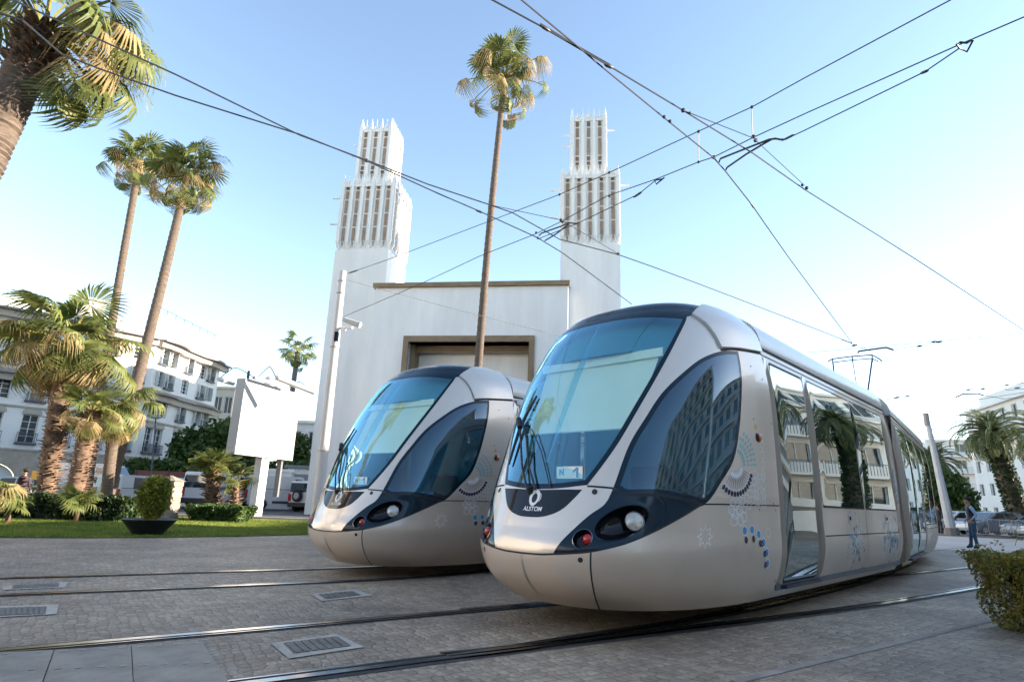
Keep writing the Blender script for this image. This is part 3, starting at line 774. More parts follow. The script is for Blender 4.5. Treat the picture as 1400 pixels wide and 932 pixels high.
# current collector on the near tram's second car
def tl(p): return Matrix(tram_mw_inv)@Vector(p)
tram_mw = Matrix.Translation(tram.location)@Matrix.Rotation(PI/2-HD1, 4, 'Z'); tram_mw_inv = tram_mw.inverted()
b = MB(); M_pan = mat('collector_steel', (.05,.07,.11), rough=.45, metal=.5)
PZ = 4.75
def pz(x, y, z): return tl(zpl(x, y, z))
e1 = [pz(1132,494,PZ-.06), pz(1138,490.5,PZ), pz(1165,487,PZ+.03), pz(1192,485,PZ+.02), pz(1200,489,PZ), pz(1206,493.5,PZ-.06)]
d_ = Vector((.35, 0, 0))
b.tube(e1, .016, 6); b.tube([p+Vector((.0,.0,-.09)) for p in e1[1:5]], .013, 6)
for i in (1, 2, 3): b.tube([e1[i]+Vector((0,0,.0)), e1[i]+Vector((0,0,-.17))], .014, 6)
kn = e1[3]+Vector((0,0,-.09)); ft = Vector(tl(Vector(zpl(1180,519,4.0)))); ft.z = 3.45
b.tube([kn, kn.lerp(ft, 1.0)], .020, 6); b.tube([e1[2]+Vector((0,0,-.1)), Vector((e1[2].x+.2, e1[2].y, 3.4))], .010, 5)
b.tube([e1[1]+Vector((0,0,-.1)), e1[1]+Vector((.2,.05,-.3))], .018, 5)
b.build('current_collector', M_pan, tram)
# ================================================================ ground, tracks, lawn
def ground_mat():
    m = bpy.data.materials.new('stone_setts'); m.use_nodes = True
    nt = m.node_tree; N = nt.nodes; L = nt.links; b = N['Principled BSDF']
    tc = N.new('ShaderNodeTexCoord'); mp = N.new('ShaderNodeMapping'); mp.inputs['Rotation'].default_value = (0, 0, R(54))
    L.new(tc.outputs['Object'], mp.inputs['Vector'])
    nz = N.new('ShaderNodeTexNoise'); nz.inputs['Scale'].default_value = 1.3; nz.inputs['Detail'].default_value = 3
    L.new(mp.outputs[0], nz.inputs['Vector'])
    sc = N.new('ShaderNodeVectorMath'); sc.operation = 'MULTIPLY_ADD'; sc.inputs[1].default_value = (.25,.25,0); L.new(nz.outputs['Color'], sc.inputs[0]); L.new(mp.outputs[0], sc.inputs[2])
    mp2 = N.new('ShaderNodeMapping'); mp2.inputs['Scale'].default_value = (10.5, 14.5, 1); L.new(sc.outputs[0], mp2.inputs['Vector'])
    def vor(feat):
        v = N.new('ShaderNodeTexVoronoi'); v.voronoi_dimensions = '2D'; v.feature = feat; v.inputs['Scale'].default_value = 1.0; v.inputs['Randomness'].default_value = .42
        L.new(mp2.outputs[0], v.inputs['Vector']); return v
    vc, ve = vor('F1'), vor('DISTANCE_TO_EDGE')
    sep = N.new('ShaderNodeSeparateColor'); L.new(vc.outputs['Color'], sep.inputs[0])
    cr = N.new('ShaderNodeValToRGB'); cr.color_ramp.elements[0].color = (.36,.277,.198,1); cr.color_ramp.elements[1].color = (.53,.425,.315,1)
    e_ = cr.color_ramp.elements.new(.55); e_.color = (.45,.356,.262,1); L.new(sep.outputs[0], cr.inputs[0])
    jr = N.new('ShaderNodeValToRGB'); jr.color_ramp.elements[0].position = .015; jr.color_ramp.elements[1].position = .11
    jr.color_ramp.elements[0].color = (.66,.63,.61,1); jr.color_ramp.elements[1].color = (1,1,1,1); L.new(ve.outputs['Distance'], jr.inputs[0])
    mj = N.new('ShaderNodeMix'); mj.data_type = 'RGBA'; mj.blend_type = 'MULTIPLY'; mj.inputs['Factor'].default_value = 1
    L.new(cr.outputs['Color'], mj.inputs['A']); L.new(jr.outputs['Color'], mj.inputs['B'])
    hr = N.new('ShaderNodeMapRange'); hr.inputs['From Min'].default_value = 0; hr.inputs['From Max'].default_value = .22; L.new(ve.outputs['Distance'], hr.inputs['Value'])
    st = N.new('ShaderNodeTexNoise'); st.inputs['Scale'].default_value = .35; st.inputs['Detail'].default_value = 8; st.inputs['Roughness'].default_value = .7; L.new(tc.outputs['Object'], st.inputs['Vector'])
    rp = N.new('ShaderNodeValToRGB'); rp.color_ramp.elements[0].position = .36; rp.color_ramp.elements[1].position = .62
    rp.color_ramp.elements[0].color = (.50,.49,.50,1); rp.color_ramp.elements[1].color = (1.12,1.10,1.07,1); L.new(st.outputs['Fac'], rp.inputs['Fac'])
    gr = N.new('ShaderNodeTexNoise'); gr.inputs['Scale'].default_value = 22; gr.inputs['Detail'].default_value = 6; gr.inputs['Roughness'].default_value = .8; L.new(tc.outputs['Object'], gr.inputs['Vector'])
    rg = N.new('ShaderNodeValToRGB'); rg.color_ramp.elements[0].position = .3; rg.color_ramp.elements[1].position = .72
    rg.color_ramp.elements[0].color = (.6,.6,.6,1); rg.color_ramp.elements[1].color = (1.25,1.25,1.25,1); L.new(gr.outputs['Fac'], rg.inputs['Fac'])
    m1 = N.new('ShaderNodeMix'); m1.data_type = 'RGBA'; m1.blend_type = 'MULTIPLY'; m1.inputs['Factor'].default_value = 1
    L.new(mj.outputs['Result'], m1.inputs['A']); L.new(rp.outputs['Color'], m1.inputs['B'])
    m2 = N.new('ShaderNodeMix'); m2.data_type = 'RGBA'; m2.blend_type = 'MULTIPLY'; m2.inputs['Factor'].default_value = 1
    L.new(m1.outputs['Result'], m2.inputs['A']); L.new(rg.outputs['Color'], m2.inputs['B']); L.new(m2.outputs['Result'], b.inputs['Base Color'])
    b.inputs['Roughness'].default_value = .62; b.inputs['Specular IOR Level'].default_value = .45
    bp = N.new('ShaderNodeBump'); bp.inputs['Strength'].default_value = .5; bp.inputs['Distance'].default_value = .018
    ad = N.new('ShaderNodeMath'); ad.operation = 'MULTIPLY_ADD'; ad.inputs[1].default_value = .8; L.new(gr.outputs['Fac'], ad.inputs[0]); L.new(hr.outputs[0], ad.inputs[2])
    L.new(ad.outputs[0], bp.inputs['Height']); L.new(bp.outputs[0], b.inputs['Normal'])
    return m
b = MB(); b.quad((-1500,-1500,0), (1500,-1500,0), (1500,1500,0), (-1500,1500,0))
structure(b.build('ground', ground_mat()))
M_asph = mat('asphalt', (.075,.072,.072), rough=.8, var=.25, vscale=.8, bump=.3, bscale=60)
M_conc = mat('concrete_slab', (.36,.33,.30), rough=.8, var=.2, vscale=1.5, bump=.25, bscale=40)
b = MB(); b.quad((-120,26.4,.005), (0,26.4,.005), (-1,46,.005), (-120,46,.005)); structure(b.build('road', M_asph))
b = MB(); b.box(-120,-1,25.95,26.35,-.05,.10); structure(b.build('kerb', M_conc))
b = MB(); b.quad((24,36,.005), (40,28,.005), (110,115,.005), (80,135,.005)); structure(b.build('side_road', M_asph))
b = MB(); b.quad((14,21,.004), (24,21,.004), (34,36,.004), (24,42,.004)); structure(b.build('side_pavement', mat('pale_paving', (.42,.38,.34), rough=.7, var=.15, vscale=.6, bump=.25, bscale=25)))
P = [gnd(1005,932), gnd(1150,897), gnd(1325,855)]
cl = catmull([(p.x, p.y) for p in P+[gnd(1420,832)]], .2)
b = MB(); L_ = strip_poly([np.array(p) for p in cl], .075); n = len(L_)//2
b.arr([(p[0], p[1], .005) for p in L_], [(i, i+1, 2*n-2-i, 2*n-1-i) for i in range(n-1)])
structure(b.build('kerb', mat('worn_edging', (.30,.25,.21), rough=.8, var=.25, vscale=3, bump=.3, bscale=30)))

M_steel = mat('rail_steel', (.42,.42,.44), rough=.2, metal=1.0, var=.15, vscale=.8)
M_groove = mat('rail_groove', (.012,.011,.010), rough=.9)
M_tar = mat('rail_joint_filler', (.045,.04,.037), rough=.85, var=.3, vscale=4)
def rail(line, parent, side):
    P = np.array(catmull(line, .25)); t = np.gradient(P, axis=0); t /= np.linalg.norm(t, axis=1, keepdims=True); nn = np.stack([t[:, 1], -t[:, 0]], 1)*side
    b = MB(); n = len(P)
    def ribbon(o0, o1, z, mi):
        b.mi = mi
        V = np.concatenate([np.c_[P+nn*o0, np.full(n, z)], np.c_[P+nn*o1, np.full(n, z)]])
        b.arr(V, [(i, i+1, n+i+1, n+i) for i in range(n-1)])
    ribbon(-.10, .13, .004, 2); ribbon(-.038, .038, .012, 0); ribbon(.038, .078, .008, 1); ribbon(.078, .10, .012, 0)
    b.build('rail', [M_steel, M_groove, M_tar], parent)
def track(label, lr, ll):
    t = thing('tram_track', label, 'tram track', (0,0,0), 'tram tracks set in the paving')
    rail(lr, t, -1); rail(ll, t, 1)
track('straight tram track beside the steel cover plates and the nearest manhole cover', [(-14,-4.6),(-5.6,1.2),(-1.08,4.22),(.08,4.99),(1.38,5.82),(4.31,7.75),(7.42,10.06),(12,13.6),(22,21.6)],
      [(-14,-3.0),(-5.6,2.85),(-3.41,4.47),(-2.04,5.42),(.1,6.92),(3.6,9.35),(7.78,12.22),(9.59,13.55),(13,16.2),(22,23.4)])
track('tram track branching off beneath the nearer tram', [(-.4,4.75),(.12,5.06),(.86,5.66),(1.56,6.2),(2.26,6.82),(3.35,7.85),(6.13,10.73),(9.2,14.4)],
      [(-.4,6.64),(.15,7.02),(.95,7.62),(2.31,8.85),(5.1,11.73),(8.1,15.4)])
track('farther tram track running beneath the farther tram', [(-13,1.6),(-5.09,6.54),(-3.36,7.61),(-1.64,8.76),(-.45,9.95),(.46,11.37),(3.6,15.25),(7,19.4)],
      [(-14,2.9),(-6.04,7.69),(-4.2,8.85),(-2.97,9.61),(-1.9,10.5),(-.65,12.28),(2.5,16.15),(6,20.6)])
b = MB(); P0, P1 = gnd(1262,755), gnd(1420,735)
b.prism([(P0.x,P0.y,.004),(P0.x+.05,P0.y+.08,.004),(P1.x+.05,P1.y+.08,.004),(P1.x,P1.y,.004)], (0,0,.008))
r4 = thing('tram_rail', 'single polished rail crossing the plaza behind the nearer tram', 'tram rail'); b.build('rail_head', M_steel, r4)

M_cover = mat('cast_iron', (.16,.145,.13), rough=.55, metal=.4, var=.3, vscale=6, bump=.3, bscale=50)
M_cframe = mat('pale_concrete_frame', (.44,.39,.33), rough=.85, var=.25, vscale=5, bump=.3, bscale=40)
def drain(label, outer, inner, slats=7, split=False):
    O_ = [gnd(*p) for p in outer]; I_ = [gnd(*p) for p in inner]
    c = sum(I_, Vector())/4; t = thing('manhole_cover', label, 'manhole cover', c, 'manhole covers set in the paving')
    b = MB(); V = [(p.x, p.y, .007) for p in O_]+[(p.x, p.y, .007) for p in I_]
    b.add(V, [(i, (i+1) % 4, 4+(i+1) % 4, 4+i) for i in range(4)]); b.build('concrete_frame', M_cframe, t)
    b = MB(); b.add([(p.x, p.y, .005) for p in I_], [(0,1,2,3)])
    for k in range(slats):
        u0, u1 = (k+.18)/slats, (k+.82)/slats
        q = [I_[0].lerp(I_[1], u0), I_[0].lerp(I_[1], u1), I_[3].lerp(I_[2], u1), I_[3].lerp(I_[2], u0)]
        q = [p.lerp(c, .05) for p in q]
        b.prism([(p.x, p.y, .006) for p in q], (0,0,.006))
    b.build('grate', M_cover, t)
drain('iron cover in a pale concrete frame between the rails beside the steel plates', [(370,880),(460,867),(498,885),(395,901)], [(386,879.5),(461,870.5),(481,884),(401,894.5)])
drain('iron cover in a pale concrete frame on the paving in front of the farther tram', [(424,812.5),(485,805.5),(511,814),(440,822)], [(434,812.8),(482,808.2),(494,814),(446,819.5)])
drain('long iron cover between the two rails of the farther track at the left', [(4,801),(92,795.5),(89,803),(3,807)], [(17,800.2),(81,797),(80,802.6),(16,805)], 10)
drain('long iron cover left of centre between the two tracks, by the left edge', [(-30,830),(80,826.5),(77,840),(-30,845.5)], [(-20,832),(64,829.5),(62,840),(-20,843)], 10)
M_plate = mat('steel_plate', (.25,.215,.175), rough=.55, metal=.1, var=.3, vscale=3, bump=.35, bscale=70)
tops = [(-110,899.5),(74,890),(179,883.5),(275,876.5)]; bots = [(-170,960),(49,960),(183,960),(330,960)]
names = ['dull steel cover plate at the left edge of the foreground', 'dull steel cover plate in the middle of the row along the near rail', 'dull steel cover plate ending the row along the near rail, beside the setts']
for k in range(3):
    A_, B_, C2, D2 = gnd(*tops[k]), gnd(*tops[k+1]), gnd(*bots[k+1]), gnd(*bots[k]); c = (A_+B_+C2+D2)/4
    t = thing('cover_plate', names[k], 'steel plate', c, 'steel cover plates along the rail')
    q = [p.lerp(c, .012) for p in (A_, B_, C2, D2)]
    b = MB(); b.prism([(p.x, p.y, .003) for p in q], (0,0,.010)); b.build('plate', M_plate, t)
    for u in (.12, .36, .62, .88):
        for v in (.06, .45):
            p = A_.lerp(B_, u).lerp(D2.lerp(C2, u), v)
            b = MB(); b.lathe([(.022,.013),(.022,.016),(.014,.016),(.012,.0135)], 10, (p.x, p.y, 0)); b.build('bolt', mat('worn_bolt', (.30,.28,.26), rough=.4, metal=.7), t)

# lawn
lf = [gnd(-260,737), gnd(0,735), gnd(120,735.5), gnd(200,735), gnd(320,733.5), gnd(420,731), gnd(520,727)]
lb = [gnd(520,716), gnd(420,712.5), gnd(241,707), gnd(170,704), gnd(60,704), gnd(-260,706)]
poly = [(p.x, p.y) for p in lf+lb]
M_soil = mat('lawn_soil', (.055,.075,.022), rough=.95, var=.4, vscale=2.0)
b = MB(); b.add([(x, y, .012) for x, y in poly], [tuple(range(len(poly)))]); structure(b.build('lawn', M_soil))
xs = np.array(poly); G = rng.uniform(xs.min(0), xs.max(0), (330000, 2)); G = G[in_poly(G[:, 0], G[:, 1], poly)]
G = G[rng.random(len(G)) < np.clip(1.3-(G[:, 1]-13)/22, .5, 1)][:110000]
n = len(G); a = rng.uniform(0, 2*PI, n); 
pt = np.sin(G[:, 0]*1.1+np.sin(G[:, 1]*.9)*2)*np.cos(G[:, 1]*.7+G[:, 0]*.4); h = rng.uniform(.035, .085, n)*(1+.35*pt); wd = rng.uniform(.006, .014, n)
ln = rng.normal(0, .028, (n, 2)); V = np.zeros((n, 3, 3))
V[:, 0, 0] = G[:, 0]-np.cos(a)*wd; V[:, 0, 1] = G[:, 1]-np.sin(a)*wd; V[:, 1, 0] = G[:, 0]+np.cos(a)*wd; V[:, 1, 1] = G[:, 1]+np.sin(a)*wd
V[:, 2, :2] = G+ln; V[:, :2, 2] = .01; V[:, 2, 2] = h
b = MB(); b.v = V.reshape(-1, 3).tolist(); b.f = (np.arange(n*3).reshape(-1, 3)).tolist(); b.m = [0]*n
gr_o = b.build('grass', leaf_mat('grass_blades', (.085,.155,.018), (.26,.29,.05), .3, .6, .7)); gr_o['kind'] = 'stuff'; gr_o['label'] = 'short green lawn grass along the edge of the paved plaza'; gr_o['category'] = 'grass'
# ================================================================ buildings
M_white = mat('white_render', (.78,.77,.75), rough=.85, var=.08, vscale=1.0, stretch=(1,1,.15), bump=.08, bscale=6)
M_brown = mat('brown_stone', (.23,.165,.10), rough=.8, var=.2, vscale=1.2, bump=.15, bscale=8)
M_louv = mat('brown_louvre', (.36,.27,.21), rough=.8, var=.2, vscale=5)
def frame(ox, oy, ang):
    """local x along a facade, local y into the building"""
    c, s_ = math.cos(ang), math.sin(ang)
    return Matrix(((c, -s_, 0, ox), (s_, c, 0, oy), (0, 0, 1, 0), (0, 0, 0, 1)))
church = thing('church', 'white church with a brown-framed portal and two stepped pinnacled towers', 'church', (0,32,0))
FM = frame(0, 32, R(-8))
def part(nm, fill, m, par=None, **k):
    b = MB(FM); fill(b); return b.build(nm, m, par or church, **k)
b = MB(FM)   # front block with the portal recess
x0, x1, zt = -8.2, 3.08, 12.9; dx0, dx1, dz = -5.92, .97, 9.62
b.box(x0, dx0, 0, 6, 0, zt); b.box(dx1, x1, 0, 6, 0, zt); b.box(dx0, dx1, 0, 6, dz, zt)
fw = b.build('facade_wall', M_white, church)
b = MB(FM); b.box(dx0, dx1, 1.6, 1.7, 0, dz); b.build('portal_wall', M_white, church)
b = MB(FM)
for q in ((dx0-.30, dx0, 0, dz+.34), (dx1, dx1+.30, 0, dz+.34), (dx0, dx1, dz, dz+.34)): b.box(q[0], q[1], -.12, .9, q[2], q[3])
b.box(dx0, dx0+.18, .55, 1.6, 0, dz); b.box(dx1-.10, dx1, .55, 1.6, 0, dz); b.box(dx0+.18, dx1-.10, .95, 1.58, dz-.30, dz)
b.build('portal_frame', M_brown, church)
b = MB(FM); b.box(dx0+.18, dx1-.1, 1.1, 1.15, dz-.34, dz-.305); b.build('lintel_lamp_strip', mat('pale_trim', (.5,.5,.5), rough=.5), church)
b = MB(FM); b.box(-4.3,-.6,1.5,1.58,0,5.2); b.build('door', mat('dark_wood_door', (.09,.05,.03), rough=.6, var=.3, vscale=3), church)
b = MB(FM); b.box(x0-.12, x1+.10, -.18, .5, zt, zt+.26); b.build('cornice', M_brown, church)
b = MB(FM); b.box(-7.8, 2.6, 6.05, 16, 0, 11.5); b.box(-7.8, 2.6, 16, 26, 0, 18.4); b.box(-7.8, 2.6, 26, 40, 0, 21.5); b.build('nave_shade_steps', M_white, church)  # nave, its unseen rear steps raised to cast shade on the corner building
b = MB(FM); b.box(-13.8, -12.4, 6.5, 14, 0, 21.0); b.build('hidden_shade_block', M_white, church)  # added block hidden behind the left tower, shades the corner building
def tower(cx, ux):
    W_, zl, z0t, z1t = 3.44, 15.7, 15.9, 20.3; y0 = .8; yc = y0+W_/2; h2 = W_/2
    b = MB(FM)
    b.box(cx-h2+.06, cx+h2-.06, y0+.06, y0+W_-.06, 0, z1t)
    for s_ in (-1, 1):     # smooth lower shaft set proud of the ribbed stage
        pass
    b.box(cx-h2, cx+h2, y0, y0+W_, 0, zl)
    tw = b.build('tower', M_white, church)
    def stage(cx_, yc_, hw, n, za, zb, spike, nm, segs):
        rib = MB(FM); lou = MB(FM); pit = (2*hw)/n
        for face in range(4):
            def pnt(u, d, z):  # u along the face, d outwards
                if face == 0: return (cx_+u, yc_-hw-d, z)
                if face == 1: return (cx_+hw+d, yc_+u, z)
                if face == 2: return (cx_-u, yc_+hw+d, z)
                return (cx_-hw-d, yc_-u, z)
            for k in range(n+1):
                u = -hw+k*pit
                if k in (0, n): u -= math.copysign(.05, u)
                w0, dd = .085, .11
                v = [pnt(u-w0, -.04, za-.35), pnt(u+w0, -.04, za-.35), pnt(u+w0, dd, za), pnt(u-w0, dd, za), pnt(u-w0, -.04, zb+.25), pnt(u+w0, -.04, zb+.25), pnt(u+w0, dd, zb+.25), pnt(u-w0, dd, zb+.25)]
                rib.add(v, [(0,3,2,1),(4,5,6,7),(0,1,5,4),(1,2,6,5),(2,3,7,6),(3,0,4,7)])
                tip = pnt(u, .02, zb+.25+spike)
                rib.add([v[4], v[5], v[6], v[7], tip], [(0,1,4),(1,2,4),(2,3,4),(3,0,4)])
            for k in range(n):
                u = -hw+(k+.5)*pit; lw = pit*.145
                zz = [za+(zb-za)*t for t in segs]
                for i in range(len(zz)-1):
                    a_, c_ = zz[i]+.045, zz[i+1]-.045
                    v = [pnt(u-lw, .02, a_), pnt(u+lw, .02, a_), pnt(u+lw, .02, c_), pnt(u-lw, .02, c_)]
                    lou.add(v, [(0,1,2,3)])
                    m_ = 6
                    for j in range(m_):
                        t0 = a_+(c_-a_)*j/m_; t1 = a_+(c_-a_)*(j+.5)/m_
                        lou.add([pnt(u-lw, .022, t0), pnt(u+lw, .022, t0), pnt(u+lw, .07, t1), pnt(u-lw, .07, t1)], [(0,1,2,3)])
                # pointed foot of the opening and a finial above it
                lou.add([pnt(u-lw*.6, .02, za-.02), pnt(u+lw*.6, .02, za-.02), pnt(u, .02, za-.38)], [(0,1,2)]); lou.build('louvre', M_louv, tw); lou = MB(FM)
                for du in (-1, 1):
                    rib.add([pnt(u+du*lw*2.0, .0, za-.45), pnt(u+du*lw*2.0, .07, za-.45), pnt(u+du*lw*.4, .07, za+.12), pnt(u+du*lw*.4, .0, za+.12), pnt(u+du*lw*1.4, .03, za-.45)], [(0,1,2,3),(1,4,2)])
                fz = zb+.18
                rib.add([pnt(u-.05, 0, fz), pnt(u+.05, 0, fz), pnt(u+.05, .08, fz), pnt(u-.05, .08, fz), pnt(u, .04, fz+spike*1.05)], [(0,1,4),(1,2,4),(2,3,4),(3,0,4)])
                for du in (-.10, .10):
                    rib.add([pnt(u+du*.6, .0, fz), pnt(u+du*1.6, .0, fz+.12), pnt(u+du*1.4, .08, fz+.30), pnt(u+du*.4, .08, fz+.2)], [(0,1,2,3)])
                rib.add([pnt(u-pit*.5, .0, zb-.02), pnt(u+pit*.5, .0, zb-.02), pnt(u+pit*.5, .05, zb-.02), pnt(u-pit*.5, .05, zb-.02), pnt(u-pit*.5, .0, zb+.22), pnt(u+pit*.5, .0, zb+.22), pnt(u+pit*.5, .05, zb+.22), pnt(u-pit*.5, .05, zb+.22)],
                        [(0,3,2,1),(4,5,6,7),(2,3,7,6)])
        rib.build(nm, M_white, tw)
    stage(cx, yc, h2-.04, 5, 16.3, 20.1, .62, 'belfry_rib', (0, .26, .50, .76, .93, 1))
    hu = 1.05; b = MB(FM); b.box(ux-hu, ux+hu, yc-hu, yc+hu, 20.3, 24.75); b.build('tower_top', M_white, tw)
    stage(ux, yc, hu, 3, 21.3, 24.5, .78, 'top_rib', (0, .1, .22, .62, .86, 1))
    b = MB(FM)
    for (dx_, zz) in ((-h2-.12, 19.4), (h2+.12, 19.6), (-h2-.12, 17.6)):
        s_ = math.copysign(1, dx_); b = MB(FM); b.box(min(cx+dx_, cx+dx_+s_*.55), max(cx+dx_, cx+dx_+s_*.55), y0+.2, y0+.3, zz, zz+.07); b.build('bracket', M_white, tw)
    for (dx_, zz) in ((-hu-.1, 23.7), (hu+.1, 23.9), (-hu-.1, 22.9)):
        s_ = math.copysign(1, dx_); b = MB(FM); b.box(min(ux+dx_, ux+dx_+s_*.5), max(ux+dx_, ux+dx_+s_*.5), yc-.8, yc-.72, zz, zz+.06); b.build('bracket', M_white, tw)
tower(-9.66, -9.80); tower(4.30, 4.20)

# ---- generic facade with recessed openings
def wall_grid(b, x0, x1, z0, z1, ops, dep, yf=0.0):
    """front sheet at y=yf with rectangular openings (xa, xb, za, zb) and their reveals"""
    xs = sorted({x0, x1, *[o[0] for o in ops], *[o[1] for o in ops]}); zs = sorted({z0, z1, *[o[2] for o in ops], *[o[3] for o in ops]})
    for i in range(len(xs)-1):
        for j in range(len(zs)-1):
            cx, cz = (xs[i]+xs[i+1])/2, (zs[j]+zs[j+1])/2
            if any(o[0] < cx < o[1] and o[2] < cz < o[3] for o in ops): continue
            b.quad((xs[i], yf, zs[j]), (xs[i+1], yf, zs[j]), (xs[i+1], yf, zs[j+1]), (xs[i], yf, zs[j+1]))
    for xa, xb, za, zb in ops:
        b.quad((xa, yf, za), (xa, yf+dep, za), (xa, yf+dep, zb), (xa, yf, zb)); b.quad((xb, yf+dep, za), (xb, yf, za), (xb, yf, zb), (xb, yf+dep, zb))
        b.quad((xa, yf, zb), (xa, yf+dep, zb), (xb, yf+dep, zb), (xb, yf, zb)); b.quad((xa, yf+dep, za), (xa, yf, za), (xb, yf, za), (xb, yf+dep, za))
M_wframe = mat('white_window_frame', (.66,.68,.66), rough=.5)
M_pane = mat('dark_window_pane', (.02,.03,.035), rough=.04, spec=.8)
M_shut = mat('pale_shutter', (.58,.60,.58), rough=.6)
M_iron = mat('dark_railing', (.05,.07,.10), rough=.5)
def window(Mx, par, xa, xb, za, zb, dep, cols=2, rows=4, rail_h=0.0, mf=None, shut=False, yf=0.0):
    b = MB(Mx); f = .06; y0, y1 = yf+dep-.10, yf+dep-.02
    b.box(xa, xa+f, y0, y1, za, zb); b.box(xb-f, xb, y0, y1, za, zb); b.box(xa+f, xb-f, y0, y1, za, za+f); b.box(xa+f, xb-f, y0, y1, zb-f, zb)
    for k in range(1, cols):
        x = xa+(xb-xa)*k/cols; b.box(x-.03, x+.03, y0+.005, y1-.005, za+f, zb-f)
    for k in range(1, rows):
        z = za+(zb-za)*k/rows; b.box(xa+f, xb-f, y0+.01, y1-.01, z-.02, z+.02)
    w_ = b.build('window', mf or M_wframe, par)
    b = MB(Mx); b.quad((xa, yf+dep-.04, za), (xb, yf+dep-.04, za), (xb, yf+dep-.04, zb), (xa, yf+dep-.04, zb)); b.build('pane', M_pane, w_)
    if shut:
        for s_ in (0, 1):
            b = MB(Mx); x_ = xa+.02 if s_ == 0 else xb-.02; b.box(min(x_, x_+(.05 if s_ == 0 else -.05)), max(x_, x_+(.05 if s_ == 0 else -.05)), yf-.28, yf+dep-.12, za+.02, zb-.02); b.build('shutter', M_shut, w_)
    if rail_h:
        b = MB(Mx); y = yf-.18
        b.box(xa-.12, xb+.12, y-.02, y+.02, za+rail_h-.04, za+rail_h); b.box(xa-.12, xb+.12, y-.015, y+.015, za+.06, za+.09)
        x = xa-.12
        while x <= xb+.12: b.box(x-.012, x+.012, y-.012, y+.012, za+.05, za+rail_h-.04); x += .11
        b.box(xa-.15, xb+.15, y-.06, yf, za-.10, za+.02)
        b.build('railing', M_iron, w_)

# ---- the white building on the left: facade runs away from the viewer, two bowed bays
hotel = thing('apartment_building', 'white four-storey corner building with bowed bays, deep eaves and iron balconies', 'building', (-31,50,0))
M_hot = mat('pale_plaster', (.78,.76,.72), rough=.85, var=.05, vscale=.5)
M_eave = mat('eave_soffit', (.42,.38,.32), rough=.8)
M_stone = mat('rusticated_stone', (.42,.36,.29), rough=.85, var=.2, vscale=1.5, bump=.4, bscale=5)
CX_, CY_ = -30.67, 50.2                       # the corner where the two street fronts meet
LA, LB = 17.0, 10.2
angA, angB_ = PI/2-R(41.6), PI/2-R(3.9)
F1 = frame(CX_-LA*math.sin(R(41.6)), CY_-LA*math.cos(R(41.6)), angA); F2 = frame(CX_, CY_, angB_)
rows_ = [(4.0, 6.1), (7.1, 8.5), (9.65, 11.0), (11.6, 12.95)]
colsA = [1.2, 3.3, 5.4, 7.5, 9.6, 11.7, 13.8, 15.9]; colsB = [1.1, 2.4, 4.9, 7.4, 8.7]
zt2 = 13.5
